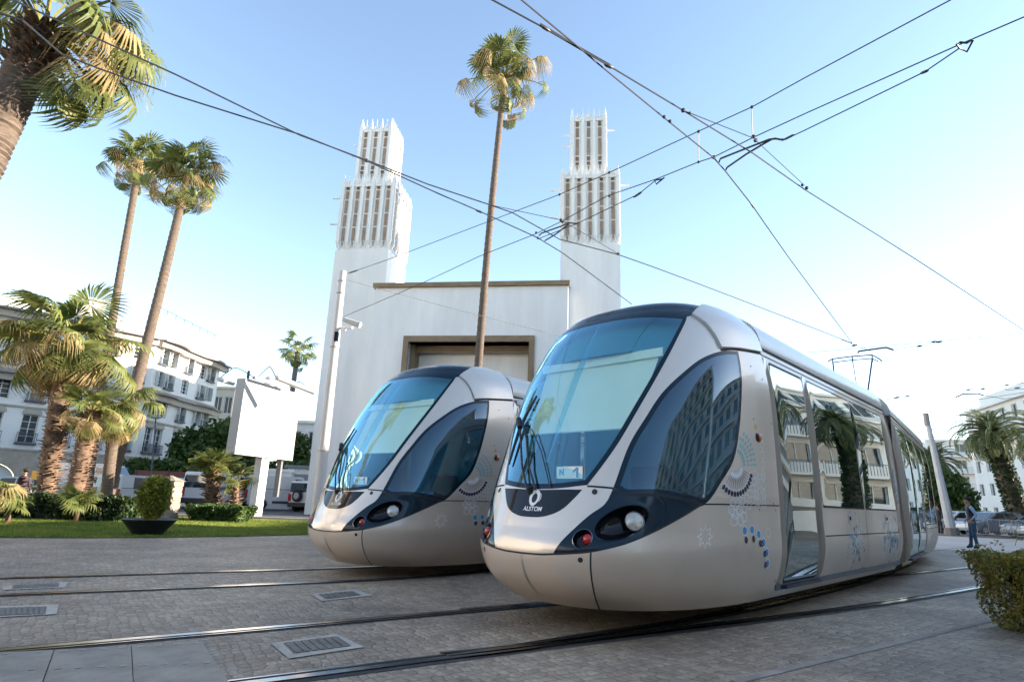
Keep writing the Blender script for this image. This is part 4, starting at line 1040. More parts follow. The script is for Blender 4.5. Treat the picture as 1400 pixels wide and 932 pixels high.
for F_, L_, cols_ in ((F1, LA, colsA), (F2, LB, colsB)):
    ops = [(xc-.5, xc+.5, za, zb) for xc in cols_ for za, zb in rows_]
    arch = [(xc-1.5, xc+1.5, 0.0, 2.5) for xc in ((3.2, 8.0, 12.8) if L_ > 12 else ())]
    b = MB(F_); wall_grid(b, 0, L_, 0, zt2, ops+arch, .28)
    b.build('wall', M_hot, hotel)
    b = MB(F_)
    for xa, xb, za, zb in [(0, L_, 0, 3.4)]: wall_grid(b, 0.003, L_-.003, 0, 3.4, arch, .1, -.07)
    b.quad((0,-.07,3.4),(L_,-.07,3.4),(L_,0,3.4),(0,0,3.4)); b.build('stone_base', M_stone, hotel)
    for xa, xb, za, zb in arch:
        b = MB(F_); n = 14; cx = (xa+xb)/2; rr2 = (xb-xa)/2
        b.add([(cx+rr2*math.cos(t), .24, 1.2+rr2*.86*math.sin(t)) for t in np.linspace(0, PI, n)]+[(xa, .24, 0), (xb, .24, 0)], [tuple(range(n+2))]); b.build('garage_door', M_wframe, hotel)
        b = MB(F_); P_ = [(cx+rr2*math.cos(t), -.05, 1.2+rr2*.86*math.sin(t)) for t in np.linspace(0, PI, n)]
        for i in range(n-1): b.add([P_[i], P_[i+1], (P_[i+1][0], -.05, 2.502), (P_[i][0], -.05, 2.502)], [(0,1,2,3)])
        b.build('arch_spandrel', M_stone, hotel)
    for z, dd, th in ((8.85, .85, .13), (zt2-.05, 1.15, .15)):
        b = MB(F_); b2 = MB(F_); N_ = 60; ext = 0.0
        def bow(x): return (.5*max(0, math.cos((x-1.75)/1.9*PI/2) if abs(x-1.75) < 1.9 else 0)+.5*max(0, math.cos((x-8.05)/1.9*PI/2) if abs(x-8.05) < 1.9 else 0)) if L_ < 12 else .45*max(0, math.cos((x-8.5)/3.5*PI/2) if abs(x-8.5) < 3.5 else 0)
        x0_, x1_ = (0, L_+.0) if L_ > 12 else (0.0, L_+.9)
        for i in range(N_):
            xa, xb = x0_+(x1_-x0_)*i/N_, x0_+(x1_-x0_)*(i+1)/N_; da, db = dd*.65+bow(xa), dd*.65+bow(xb)
            b.prism([(xa,-da,z),(xb,-db,z),(xb,.0,z),(xa,.0,z)], (0,0,th)); b2.prism([(xa,-da*.6,z-.48),(xb,-db*.6,z-.48),(xb,.0,z-.48),(xa,.0,z-.48)], (0,0,.475))
        b.build('eave', mat('eave_top', (.22,.21,.22), rough=.7), hotel); b2.build('eave_frieze', M_eave, hotel)
    for z in (6.55, 9.2, 3.45): b = MB(F_); b.box(0, L_+(.05 if L_ < 12 else 0), -.12, -.002, z, z+.13); b.build('string_course', M_eave, hotel)
    for i, xc in enumerate(cols_):
        for k, (za, zb) in enumerate(rows_):
            window(F_, hotel, xc-.5, xc+.5, za, zb, .28, 2, 4, .75 if k == 0 else (.55 if (i+k) % 2 else 0), None, (k > 0 and (i*3+k) % 4 != 0))
        b = MB(F_); za = rows_[0][1]
        b.add([(xc+.62*math.cos(t), -.06, za+.02+.55*math.sin(t)) for t in np.linspace(0, PI, 10)], [tuple(range(10))]); b.build('window_hood', M_eave, hotel)
    b = MB(F_); zp_ = 15.9 if L_ < 12 else 14.6; b.box(.0 if L_ < 12 else 0, L_-.25, .45, .75, zt2+.1, zp_); b.box(.0, L_-.2, .38, .8, zp_, zp_+.12); b.build('parapet', M_hot, hotel)
    if L_ > 12: continue
    b = MB(F_); b.box(0, L_-.4, .55, .58, zp_+.65, zp_+.7)
    for x in np.arange(0, L_-.4, 1.3): b.box(x, x+.035, .55, .585, zp_+.12, zp_+.65)
    b.build('roof_railing', M_iron, hotel)
b = MB(F2); b.quad((LB,0,0),(LB,14,0),(LB,14,zt2),(LB,0,zt2)); b.quad((0,0,zt2+.12),(LB,0,zt2+.12),(LB,14,zt2+.12),(-12,14,zt2+.12)); b.build('end_wall', M_hot, hotel)
b = MB(F1); b.quad((0,0,0),(0,0,zt2),(0,10,zt2),(0,10,0)); b.quad((0,0,zt2+.12),(LA,0,zt2+.12),(LA,10,zt2+.12),(0,10,zt2+.12)); b.build('end_wall', M_hot, hotel)
b = MB(F1); b.box(11.4, 13.2, 2.0, 5, zt2+.1, 16.2); b.box(11.2, 13.4, 1.8, 5.2, 16.2, 16.4); b.build('roof_house', M_hot, hotel)

# ---- houses behind the billboard
M_beige = mat('beige_plaster', (.50,.46,.38), rough=.85, var=.08, vscale=.6)
def house(label, px0, px1, pyt, Y, depth, m, wins, ang=0.0, roof=None, group=None, cat='building', nm='house', zb=0.0, rows=2, cols=3, bal=False):
    A_ = at(px0, pyt, Y); B_ = at(px1, pyt, Y); h = (A_.z+B_.z)/2; W_ = (B_-A_).length
    o = thing(nm, label, cat, (A_.x, A_.y, 0), group); F_ = frame(A_.x, A_.y, ang); ops = []
    W_ = (B_.x-A_.x)/math.cos(ang)
    for r_ in range(rows):
        for c_ in range(cols):
            cx = W_*(c_+.5)/cols; fh = (h-.8)/rows; z0 = .6+r_*fh
            ops.append((cx-wins/2, cx+wins/2, z0+fh*.30, z0+fh*.80))
    b = MB(F_); wall_grid(b, 0, W_, zb, h, ops, .2)
    b.quad((0,depth,zb),(0,0,zb),(0,0,h),(0,depth,h)); b.quad((W_,0,zb),(W_,depth,zb),(W_,depth,h),(W_,0,h)); b.quad((0,0,h),(W_,0,h),(W_,depth,h),(0,depth,h))
    b.build('wall', m, o)
    for (xa, xb, za, z1) in ops: window(F_, o, xa, xb, za, z1, .2, 2, 1)
    b = MB(F_); b.box(-.2, W_+.2, -.25, .0, h-.12, h+.16); b.build('cornice', m, o)
    if bal:
        for r_ in range(1, rows):
            fh = (h-.8)/rows; b = MB(F_); b.box(.4, W_-.4, -1.1, .0, .6+r_*fh-.12, .6+r_*fh+.06); b.box(.4, W_-.4, -1.1, -1.05, .6+r_*fh+.06, .6+r_*fh+.95); b.build('balcony', m, o)
    return o
house('beige flat-roofed building just behind the billboard\'s left edge', 280, 322, 530, 72, 10, M_beige, .9, 0, rows=3, cols=3)
house('white stepped villa with a grey garage between billboard and church', 398, 440, 577, 62, 10, M_white, .8, 0, rows=2, cols=2, nm='villa', bal=True)
b = MB(); g = thing('garage', 'low grey garage beside the church wall, above the white fence', 'garage', (-13.6,46,0))
p0, p1 = at(392,652,46), at(430,652,46)
b.box(p0.x, p1.x+2, 46, 52, 0, at(410,640,46).z); b.build('wall', M_white, g)
b = MB(); b.box(p0.x+.3, p1.x-.2, 45.93, 45.98, .1, at(410,648,46).z); b.build('garage_door', mat('grey_door', (.22,.25,.28), rough=.5), g)
b = MB(); b.box(p0.x-.2, p1.x+2.2, 45.7, 52.2, at(410,640,46).z, at(410,636,46).z); b.build('roof', mat('grey_roof', (.16,.18,.21), rough=.6), g)
# wall with red boards, pale wall
M_redw = mat('red_brown_boards', (.16,.055,.045), rough=.7, var=.2, vscale=2)
f = thing('board_fence', 'red-brown board fence on a pale wall behind the parked vans', 'fence', (-20,42.5,0))
p0, p1 = at(182,666,42.5), at(292,673,42.5)
zt_, zm_ = at(236,644,42.5).z, at(236,661,42.5).z
b = MB(); b.box(p0.x, p1.x, 42.4, 42.6, zm_, zt_)
x = p0.x
while x < p1.x: b.box(x, x+.10, 42.36, 42.40, zm_, zt_); x += 1.1
b.build('boards', M_redw, f)
b = MB(); b.box(p0.x-.5, p1.x+.2, 42.3, 42.7, 0, zm_-.002); b.box(p0.x-.6, p1.x+.3, 42.25, 42.75, zm_-.1, zm_+.06); b.build('base_wall', M_white, f)
f = thing('garden_wall', 'long white garden wall running behind the vans to the church', 'wall', (-13,44,0))
b = MB(); b.box(p1.x+.3, -8, 43.9, 44.2, 0, 1.9); b.box(p1.x+.25, -8, 43.85, 44.25, 1.9, 2.02)
b.build('wall', M_white, f)
b = MB(); pp = at(383,655,43.6); b.box(pp.x-.9, pp.x+.9, 43.3, 43.8, 0, at(383,645,43.6).z); b.box(pp.x-1.1, pp.x+1.1, 43.2, 43.85, at(383,645,43.6).z, at(383,641,43.6).z); b.build('gate_pier', M_white, f)

# ---- buildings at the right
M_whiteR = mat('white_render_right', (.70,.70,.68), rough=.85, var=.04, vscale=.4)
def slab(label, nm, Fm, W_, h, floors, cols, depth, m, ww, bal=None, attic=0.0, group=None, base=0.0, wmat=None, wfrac=(.28,.80)):
    o = thing(nm, label, 'building', (Fm[0][3], Fm[1][3], 0), group)
    ops = []; fh = (h-base)/floors
    for r_ in range(floors):
        for c_ in range(cols):
            cx = W_*(c_+.5)/cols; ops.append((cx-ww/2, cx+ww/2, base+r_*fh+fh*wfrac[0], base+r_*fh+fh*wfrac[1]))
    b = MB(Fm); wall_grid(b, 0, W_, 0, h, ops, .3)
    b.quad((0,depth,0),(0,0,0),(0,0,h),(0,depth,h)); b.quad((W_,0,0),(W_,depth,0),(W_,depth,h),(W_,0,h)); b.quad((0,0,h),(W_,0,h),(W_,depth,h),(0,depth,h)); b.quad((0,depth,0),(0,depth,h),(W_,depth,h),(W_,depth,0))
    if attic: b.box(.8, W_-.8, 1.6, depth-1, h+.002, h+attic)
    b.build('wall', m, o)
    for i, (xa, xb, za, zb) in enumerate(ops[:100]): window(Fm, o, xa, xb, za, zb, .3, 2, 1, 0, wmat)
    b = MB(Fm); b.box(-.5, W_+.5, -.55, .0, h-.1, h+.22); b.build('cornice', m, o)
    if bal:
        for r_ in range(1, floors):
            z = base+r_*fh
            for (xa, xb) in bal:
                b = MB(Fm); b.box(xa, xb, -1.2, .0, z-.12, z+.08); bb = b.build('balcony', m, o)
                b = MB(Fm); b.box(xa, xb, -1.2, -1.16, z+.95, z+1.0)
                x = xa
                while x < xb: b.box(x, x+.03, -1.2, -1.17, z+.08, z+.95); x += .22
                b.build('railing', M_iron if m is not M_whiteR else mat('grey_railing', (.30,.32,.32), rough=.5), bb)
    return o
# facade line of the nearer right building: far corner seen at x=1340, runs towards the viewer
cB = at(1325,600,85); angB = -(PI/2+R(16.5))
slab('big white flat-roofed building with a deep eave behind the ivy-clad date palm', 'office_building', frame(cB.x, cB.y, angB), 36, at(1325,567,85).z, 5, 12, 14, M_whiteR, 1.3, None, 2.2)
cA = at(1270,620,112); slab('white balconied apartment block far off between the tram and the right palm', 'apartment_block', frame(cA.x, cA.y, R(-20)), 20, at(1300,606,115).z, 5, 6, 14, M_whiteR, 1.5, [(1,9),(11,19)])
# the building across the plaza on the right: outside the frame, mirrored in the tram windows and shading the plaza
M_stoneR = mat('grey_facade', (.76,.73,.68), rough=.85, var=.08, vscale=.5)
slab('pale four-storey building across the plaza, mirrored in the tram\'s saloon windows', 'street_building', frame(37.5,39.0,-PI/2), 18, 12.7, 4, 7, 14, M_stoneR, 1.9, [(1,20)], 0.0, base=.4)
slab('pale five-storey building beside the four-storey one, mirrored in the tram door', 'street_building', frame(37.5,20.9,-PI/2), 23, 14.4, 5, 7, 14, M_stoneR, 1.9, [(2,10),(12,22)], 0.0, base=.4)
slab('pale building behind the viewer, mirrored in the nearer tram\'s cab window', 'corner_building', frame(26.0,-36.0,PI), 60, 14.0, 5, 18, 14, M_stoneR, 1.9, [(2,14),(18,30),(34,46),(50,72)], 0.0, base=.4)
slab('tall pale corner building mirrored in the cab window of the nearer tram', 'corner_building', frame(37.4,-2.2,-PI/2-R(14)), 32, 25.0, 8, 9, 14, M_stoneR, 1.8, [(1,29)], 1.5, base=.4)
slab('long pale sunlit building added beyond the left edge for warm bounce, mirrored in tram noses', 'street_building', frame(-33.0,-40.0,PI/2), 60, 17.0, 5, 15, 14, M_stoneR, 1.8, [(2,18),(22,38),(42,58)], 0.0, base=.4)  # added out of view to bounce warm sunlight onto plaza and trams
# ================================================================ plants
L_fan = leaf_mat('fan_palm_leaf', (.07,.115,.028), (.23,.24,.07), .35, .5, 1.6)
L_fan_y = leaf_mat('fan_palm_leaf_dry', (.24,.19,.07), (.48,.36,.18), .35, .65, 2.0)
L_stalk = mat('palm_stalk', (.22,.20,.05), rough=.5, var=.3, vscale=3)
L_dead = leaf_mat('dead_palm_leaf', (.27,.19,.11), (.50,.38,.25), .3, .8, 2.0)
L_phx = leaf_mat('date_palm_leaf', (.05,.085,.04), (.14,.18,.08), .25, .5, 1.0)
B_tall = mat('palm_bark_rough', (.18,.135,.10), rough=.9, color2=(.065,.048,.037), vscale=3, stretch=(2,2,9), bump=.6, bscale=9)
B_boot = mat('palm_boots', (.21,.13,.08), rough=.85, color2=(.055,.034,.022), vscale=5, bump=.4, bscale=12)
def rot_to(az, el, roll=0):
    """columns: leaf axis, side, up"""
    d = np.array([math.cos(el)*math.cos(az), math.cos(el)*math.sin(az), math.sin(el)])
    s_ = np.array([-math.sin(az), math.cos(az), 0]); u = np.cross(d, s_)
    c, k = math.cos(roll), math.sin(roll)
    return np.stack([d, s_*c+u*k, -s_*k+u*c], 1)
def fan_blade(Rr, nseg, r, droop, spread=2.3, split=.55, curl=.0):
    """pleated fan of pointed segments; local x along the stalk, z up"""
    V = []; F = []
    for i in range(nseg):
        a = -spread+2*spread*(i+.5)/nseg; da = spread/nseg*.95
        ln = Rr*(.72+.28*math.cos(a*.62))*r.uniform(.9, 1.06)
        tw = r.uniform(-.05, .05); k = len(V)//1
        for j, (t, wf) in enumerate(((.04, 1.0), (split, 1.0), (.80, .55), (1.0, .06))):
            rad = ln*t; lim = min(t, split)*ln
            hw = math.tan(da)*lim*wf
            dz = -droop*Rr*max(0, t-.30)**2*(1.0+.7*abs(a)/spread)*r.uniform(.8, 1.25)-curl*Rr*abs(a)/spread*t*.4
            sh = max(0, t-.30)**2*droop*.9
            cx = rad*(1-sh*.55)
            ca, sa = math.cos(a+tw*t), math.sin(a+tw*t)
            for sg in (-1, 1):
                V.append((cx*ca-sg*hw*sa, cx*sa+sg*hw*ca, dz+(.012 if (sg > 0) else -.012)*Rr))
        b_ = len(V)-8
        for j in range(3): F.append((b_+2*j, b_+2*j+1, b_+2*j+3, b_+2*j+2))
    return np.array(V), F
def fan_crown(leaf, stalk, c, specs, r, nseg=26, split=.55):
    """specs: (azimuth, elevation, stalk length, blade radius, droop)"""
    c = np.array(c)
    for az, el, ls, Rr, dr in specs:
        k = 7; pts = []; p = c.copy(); e = el
        for i in range(k+1):
            pts.append(p.copy()); dv = np.array([math.cos(e)*math.cos(az), math.cos(e)*math.sin(az), math.sin(e)]); p = p+dv*ls/k; e -= .055+.25*max(0, .6-el)*.1
        stalk.tube([tuple(q) for q in pts], [.028*Rr+.012-.0015*i for i in range(k+1)], 4, caps=False)
        V, F = fan_blade(Rr, nseg, r, dr, 2.25 if el > .1 else 1.75, split)
        Mx = rot_to(az, e-.15, r.uniform(-.5, .5))
        leaf.arr(V@Mx.T+pts[-1], F)
def palm_trunk(base, top, r0, r1, rings, bulge=.0, seed=0, n=14):
    b = MB(); r = random.Random(seed); base = Vector(base); top = Vector(top); pts = []; rad = []
    k = rings*2
    side = Vector((r.uniform(-1, 1), r.uniform(-1, 1), 0))*.012*(top-base).length
    for i in range(k+1):
        t = i/k; p = base.lerp(top, t)+side*math.sin(t*PI)
        rr = (r0+(r1-r0)*t**.8)*(1.0+(.07 if i % 2 else -.02)+r.uniform(-.02, .02)); 
        if t < .06: rr *= 1.25-.25*t/.06
        pts.append(p); rad.append(rr)
    b.tube(pts, rad, n); return b
def boots(b, base, top, r0, r1, n, seed, ln=.26, up=.5, t0=0.0):
    """cut leaf bases standing off the trunk"""
    r = random.Random(seed); base = Vector(base); top = Vector(top); ax = (top-base).normalized(); x = ax.orthogonal().normalized(); y = ax.cross(x)
    for i in range(n):
        t = t0+(1-t0)*i/n; a = i*2.39996+r.uniform(-.35, .35); rr = r0+(r1-r0)*t; o = x*math.cos(a)+y*math.sin(a); sd = ax.cross(o)
        p = base.lerp(top, t)+o*rr*.8; l_ = ln*r.uniform(.45, 1.55); w_ = .050*r.uniform(.6, 1.5)*(ln/.26)
        q = p+o*l_*(.62+r.uniform(-.1, .2))+ax*l_*up*r.uniform(.4, 1.4)+sd*r.uniform(-.06, .06)
        th = (ax*.035+o*.01)*(ln/.26)
        b.add([p-sd*w_, p+sd*w_, q+sd*w_*.55, q-sd*w_*.55, p-sd*w_+th, p+sd*w_+th, q+sd*w_*.5+th*.6, q-sd*w_*.5+th*.6], [(0,3,2,1),(4,5,6,7),(0,1,5,4),(1,2,6,5),(2,3,7,6),(3,0,4,7)])
def fan_palm(label, base, top, r0, r1, specs, dead=(), seed=1, rings=40, nseg=26, bark=None, boot=0, boot_t0=0.0, boot_len=.26, group=None, nm='fan_palm', dry=(), boot_up=.5):
    base = Vector(base); t = thing(nm, label, 'palm tree', base, group); r = random.Random(seed)
    b = palm_trunk(base, top, r0, r1, rings, seed=seed)
    tr_ = b.build('trunk', bark or B_tall, t, smooth=60)
    if boot: 
        b2 = MB(); boots(b2, base, top, r0, r1, boot, seed, boot_len, boot_up, boot_t0); b2.build('leaf_bases', B_boot, tr_)
    leaf, st = MB(), MB(); fan_crown(leaf, st, top, specs, r, nseg)
    leaf.build('crown', L_fan, t); st.build('leaf_stalks', L_stalk, t)
    if dry:
        l2, s2 = MB(), MB(); fan_crown(l2, s2, top, dry, r, nseg, .38); l2.build('dry_leaves', L_fan_y, t); s2.build('dry_stalks', L_stalk, t)
    if dead:
        l2, s2 = MB(), MB(); fan_crown(l2, s2, top, dead, r, max(12, nseg-8), .34); l2.build('dead_leaves', L_dead, t); s2.build('dead_stalks', B_boot, t)
    return t
def crown_specs(n, r, els, ls, Rr, dr, a0=0.0, ar=2*PI):
    out = []
    for i in range(n):
        az = a0+ar*((i*.618034) % 1.0)+r.uniform(-.15, .15); el = els[0]+(els[1]-els[0])*((i+.5)/n)**.9+r.uniform(-.12, .12)
        out.append((az, el, ls*r.uniform(.55, 1.2), Rr*r.uniform(.85, 1.12), dr*r.uniform(.7, 1.4)))
    return out
rr = random.Random(11)
# tall palm in the middle, before the church
Yc = 27.0; top = at(690,106,Yc); bs = Vector((at(664,492,Yc).x-.45, Yc, 0)); top.y = Yc
fan_palm('tallest slender palm, standing before the church portal behind the farther tram', bs, top, .215, .145,
         crown_specs(12, rr, (R(88), R(20)), 1.55, 1.1, .45)+crown_specs(6, rr, (R(80), R(45)), .9, 1.0, .6)+crown_specs(9, rr, (R(5), R(-55)), 2.1, .80, 1.3), crown_specs(6, rr, (R(30), R(-50)), 2.0, .72, 1.9), 3, 70, 24, group=None, nm='tall_palm',
         dry=crown_specs(7, rr, (R(50), R(-20)), 2.0, .95, 1.4))
# pair of tall palms at the left
for (lab, pt, pb, Y, r0, r1, sd_, k) in (('shaggier and straighter one of the two tall palms behind the fan palm cluster', (191,222), (164,389), 31, .24, .17, 21, 1.0),
                                   ('tall palm leaning over behind the fan palm cluster, the one nearer to the billboard', (256,242), (150,660), 28, .30, .18, 22, 1.1)):
    top = at(*pt, Y); q = at(*pb, Y); bs = Vector((top.x+(q.x-top.x)*(top.z)/(top.z-q.z), Y, 0))
    fan_palm(lab, bs, top, r0, r1, crown_specs(12, rr, (R(88), R(10)), 1.3*k, 1.05*k, .5)+crown_specs(6, rr, (R(75), R(20)), .8*k, 1.0*k, .7)+crown_specs(8, rr, (R(0), R(-55)), 1.75*k, .80*k, 1.3),
             crown_specs(7, rr, (R(10), R(-80)), 1.3*k, .65*k, 1.8), sd_, 60, 24, group='two tall palms behind the fan palms', nm='tall_palm', dry=crown_specs(8, rr, (R(40), R(-45)), 1.35*k, .8*k, 1.5))
# big palm at the top left
Y = 9.6; top = at(60,46,Y); q = at(18,146,Y); bs = Vector((top.x+(q.x-top.x)*top.z/(top.z-q.z), Y, 0))
sp = crown_specs(12, rr, (R(80), R(10)), 1.3, 1.0, .5)+[(R(a), R(e), l, k, d) for a, e, l, k, d in ((-10,34,1.45,1.0,.7),(20,20,1.5,.95,.9),(40,30,1.4,1.0,.7),(-30,14,1.4,.95,1.0),(2,4,1.65,.95,1.0),(28,-10,1.6,.9,1.2),(-8,-24,1.6,.9,1.2),(14,-42,1.55,.85,1.3),(30,-30,1.6,.85,1.3),(190,10,1.3,.9,.9),(110,5,1.3,.9,.9))]
fan_palm('big thick-trunked palm with a shaggy collar under its crown, closest to the viewer', bs, top, .44, .30, sp, (), 31, 90, 34, nm='tall_palm', boot=0,
         dry=[(R(a), R(e), l, k, d) for a, e, l, k, d in ((0,16,1.5,.85,1.5),(-15,5,1.4,.85,1.5),(20,10,1.55,.9,1.5),(-5,-12,1.6,.85,1.6))])
pal = [o for o in COL.objects if o.name.startswith('tall_palm')][-1]
b = MB(); ax = (Vector(bs)-Vector(top)).normalized(); boots(b, top+ax*1.05, top+ax*(-.10), .31, .42, 220, 5, .24, .25)
b.build('leaf_base_collar', B_boot, pal)
# fan palm cluster
G = 'fan palms in the planted bed behind the long hedge'
Y = 22.6; c1t = at(93,482,Y); q = at(66,680,Y)
fan_palm('biggest fan palm before the white corner building, with a wide golden crown', (q.x-.05, Y, 0), c1t+Vector((0,0,.2)), .27, .33, crown_specs(17, rr, (R(88), R(8)), 1.6, 1.4, .45)+crown_specs(8, rr, (R(10), R(-20)), 1.9, 1.3, .9),
         crown_specs(10, rr, (R(-15), R(-65)), 1.1, 1.0, 1.6), 41, 30, 32, B_boot, 460, .14, .26, G, dry=crown_specs(15, rr, (R(30), R(-35)), 1.7, 1.2, 1.25), boot_up=.15)
Y = 22.0; c2t = at(126,562,Y); q = at(100,690,Y)
fan_palm('shorter fan palm beside the biggest one, with a slimmer reddish trunk', (q.x, Y, 0), c2t, .25, .28, crown_specs(11, rr, (R(78), R(5)), .85, .8, .4)+crown_specs(4, rr, (R(5), R(-35)), .9, .7, .9), crown_specs(5, rr, (R(-20), R(-65)), .6, .6, 2.0), 42, 26, 28, B_boot, 330, .05, .25, G,
         dry=crown_specs(5, rr, (R(20), R(-35)), .9, .7, 1.2), boot_up=.15)
Y = 25.0; c3t = at(160,560,Y); q = at(146,690,Y)
fan_palm('fan palm with drooping golden leaves on a smooth trunk, beside the tall leaning palm', (q.x, Y, 0), c3t, .20, .22, crown_specs(12, rr, (R(70), R(-20)), 1.1, 1.0, .8), crown_specs(7, rr, (R(-10), R(-70)), .8, .9, 2.0), 43, 26, 26, None, 0, 0, .2, G, dry=crown_specs(7, rr, (R(15), R(-55)), 1.1, .95, 1.5))
Y = 19.6; c = at(110,680,Y)
fan_palm('knee-high young fan palm sprouting from the hedge under the palm cluster', (c.x, Y, 0), (c.x, Y, .55), .07, .06, crown_specs(13, rr, (R(85), R(10)), .35, .55, .5), (), 44, 6, 22, B_boot, group=G, nm='young_fan_palm')
Y = 17.6; c = at(20,672,Y)
fan_palm('low young fan palm at the left edge behind the hedge', (c.x, Y, 0), (c.x, Y, .5), .07, .06, crown_specs(10, rr, (R(80), R(10)), .35, .5, .5), (), 45, 6, 22, B_boot, group=G, nm='young_fan_palm')
Y = 15.5; c = at(-12,655,Y)
fan_palm('pale dry fan palm leaf clump cut off by the left edge', (c.x, Y, 0), (c.x, Y, .9), .08, .07, crown_specs(6, rr, (R(60), R(10)), .4, .6, .9), (), 46, 6, 22, B_boot, group=G, nm='young_fan_palm', dry=crown_specs(6, rr, (R(40), R(-10)), .4, .6, 1.2))
# two small fan palms before the billboard
Y = 24.5; c = at(291,646,Y); q = at(291,700,Y)
fan_palm('stout small fan palm with a round bright crown, left of the billboard post', (q.x, Y, 0), c, .28, .22, crown_specs(16, rr, (R(88), R(28)), .62, .75, .22), (), 51, 12, 28, B_boot, 130, .0, .30, 'small fan palms in the clipped hedge', boot_up=.3)
Y = 24.3; c = at(322,660,Y); q = at(321,700,Y)
fan_palm('thin small fan palm leaning before the white billboard post', (q.x, Y, 0), c, .15, .13, crown_specs(8, rr, (R(82), R(5)), .65, .62, .35), (), 52, 10, 24, B_boot, 90, .0, .26, 'small fan palms in the clipped hedge', boot_up=.3)
# small far palm
Y = 66; top = at(407,482,Y); q = at(404,540,Y)
fan_palm('small dark palm far off beside the church tower', (q.x-.5, Y, 0), top, .35, .26, crown_specs(18, rr, (R(85), R(-15)), 1.7, 1.2, .5)+crown_specs(6, rr, (R(-20), R(-55)), 1.7, 1.0, .9), (), 61, 30, 14, mat('far_palm_bark', (.13,.11,.10), rough=.9), nm='far_palm')

# ---- feather palms (right)
def feather_palm(label, base, top, r0, r1, Lf, n, seed, ivy=True, group='date palms along the street at the right', leaflets=44):
    base = Vector(base); top = Vector(top); t = thing('date_palm', label, 'palm tree', base, group); r = random.Random(seed)
    b = palm_trunk(base, top, r0, r1, 24, seed=seed); tr_ = b.build('trunk', B_tall, t, smooth=60)
    if ivy:
        V = []; F = []; ax = top-base
        for i in range(2600):
            tt = r.random()*.93; a = r.uniform(0, 2*PI); rr_ = (r0+(r1-r0)*tt)*r.uniform(1.0, 1.35); p = base+ax*tt+Vector((math.cos(a)*rr_, math.sin(a)*rr_, 0))
            s_ = r.uniform(.06, .13); d1 = Vector((r.gauss(0,1), r.gauss(0,1), r.gauss(0,1))).normalized()*s_; d2 = d1.orthogonal().normalized()*s_
            k = len(V); V += [p-d1, p+d2, p+d1, p-d2]; F.append((k, k+1, k+2, k+3))
        b = MB(); b.add(V, F); b.build('ivy', leaf_mat('ivy_leaf', (.018,.045,.018), (.04,.085,.03), .2, .5, 3), t)
    V = []; F = []; st = MB()
    for i in range(n):
        az = i*2.39996+r.uniform(-.1, .1); u = (i+.5)/n; el = R(86)-u**1.0*R(112); L_ = Lf*r.uniform(.88, 1.08)*(.82+.18*math.sin(u*PI))
        k = 11; p = np.array(top); e = el; pts = [p.copy()]; dirs = []
        for j in range(k):
            d = np.array([math.cos(e)*math.cos(az), math.cos(e)*math.sin(az), math.sin(e)]); dirs.append(d); p = p+d*L_/k; pts.append(p.copy()); e -= (.10+.07*math.cos(el))*(1+j*.06)
        dirs.append(dirs[-1])
        st.tube([tuple(q) for q in pts], [.045*(1-j/(k+1.5)) for j in range(k+1)], 3, caps=False)
        sd = np.array([-math.sin(az), math.cos(az), 0])
        for j in range(leaflets):
            f_ = .10+.90*j/leaflets; x = f_*k; a = min(int(x), k-1); q = pts[a]*(1-(x-a))+pts[a+1]*(x-a); d = dirs[a]; up = np.cross(sd, d)*-1.0
            if up[2] < 0: up = -up
            ll = L_*.15*math.sin(PI*min(1, .22+f_*.76))**.7*r.uniform(.85, 1.1)
            for sg in (-1, 1):
                tip = q+(sd*sg*.80+d*.55+up*.22)*ll+np.array([0,0,-.10*ll]); w_ = d*.022*L_/2.6*1.4
                m_ = (q+tip)/2+up*.03
                kk = len(V); V += [tuple(q-w_*.6), tuple(m_-w_), tuple(tip), tuple(m_+w_)]; F.append((kk, kk+1, kk+2, kk+3))
    b = MB(); b.v = V; b.f = F; b.m = [0]*len(F); b.build('crown', L_phx, t); st.build('leaf_ribs', L_stalk, t)
    return t
Y = 44; top = at(1354,592,Y); q = at(1393,700,Y); bs = Vector((top.x+(q.x-top.x)*top.z/(top.z-q.z), Y, 0))
feather_palm('date palm with ivy-clad trunk and full crown before the flat-roofed white building', bs, top, .60, .48, 3.3, 62, 71)
Y = 40; top = at(1424,596,Y); feather_palm('date palm cut off by the right edge of the photo', (top.x+1.2, Y, 0), top, .55, .48, 3.2, 56, 72)
Y = 62; top = at(1275,633,Y); feather_palm('dark date palm half hidden behind the grey concrete pole', (top.x+.6, Y, 0), top, .55, .48, 3.6, 56, 73, False)
feather_palm('date palm across the plaza, mirrored in the tram\'s saloon windows', (25.5,16.5,0), (25.3,16.5,7.2), .5, .42, 3.4, 70, 74)
feather_palm('second date palm across the plaza, mirrored in the tram\'s rear window', (27.5,22.5,0), (27.4,22.5,6.6), .5, .42, 3.2, 60, 75)

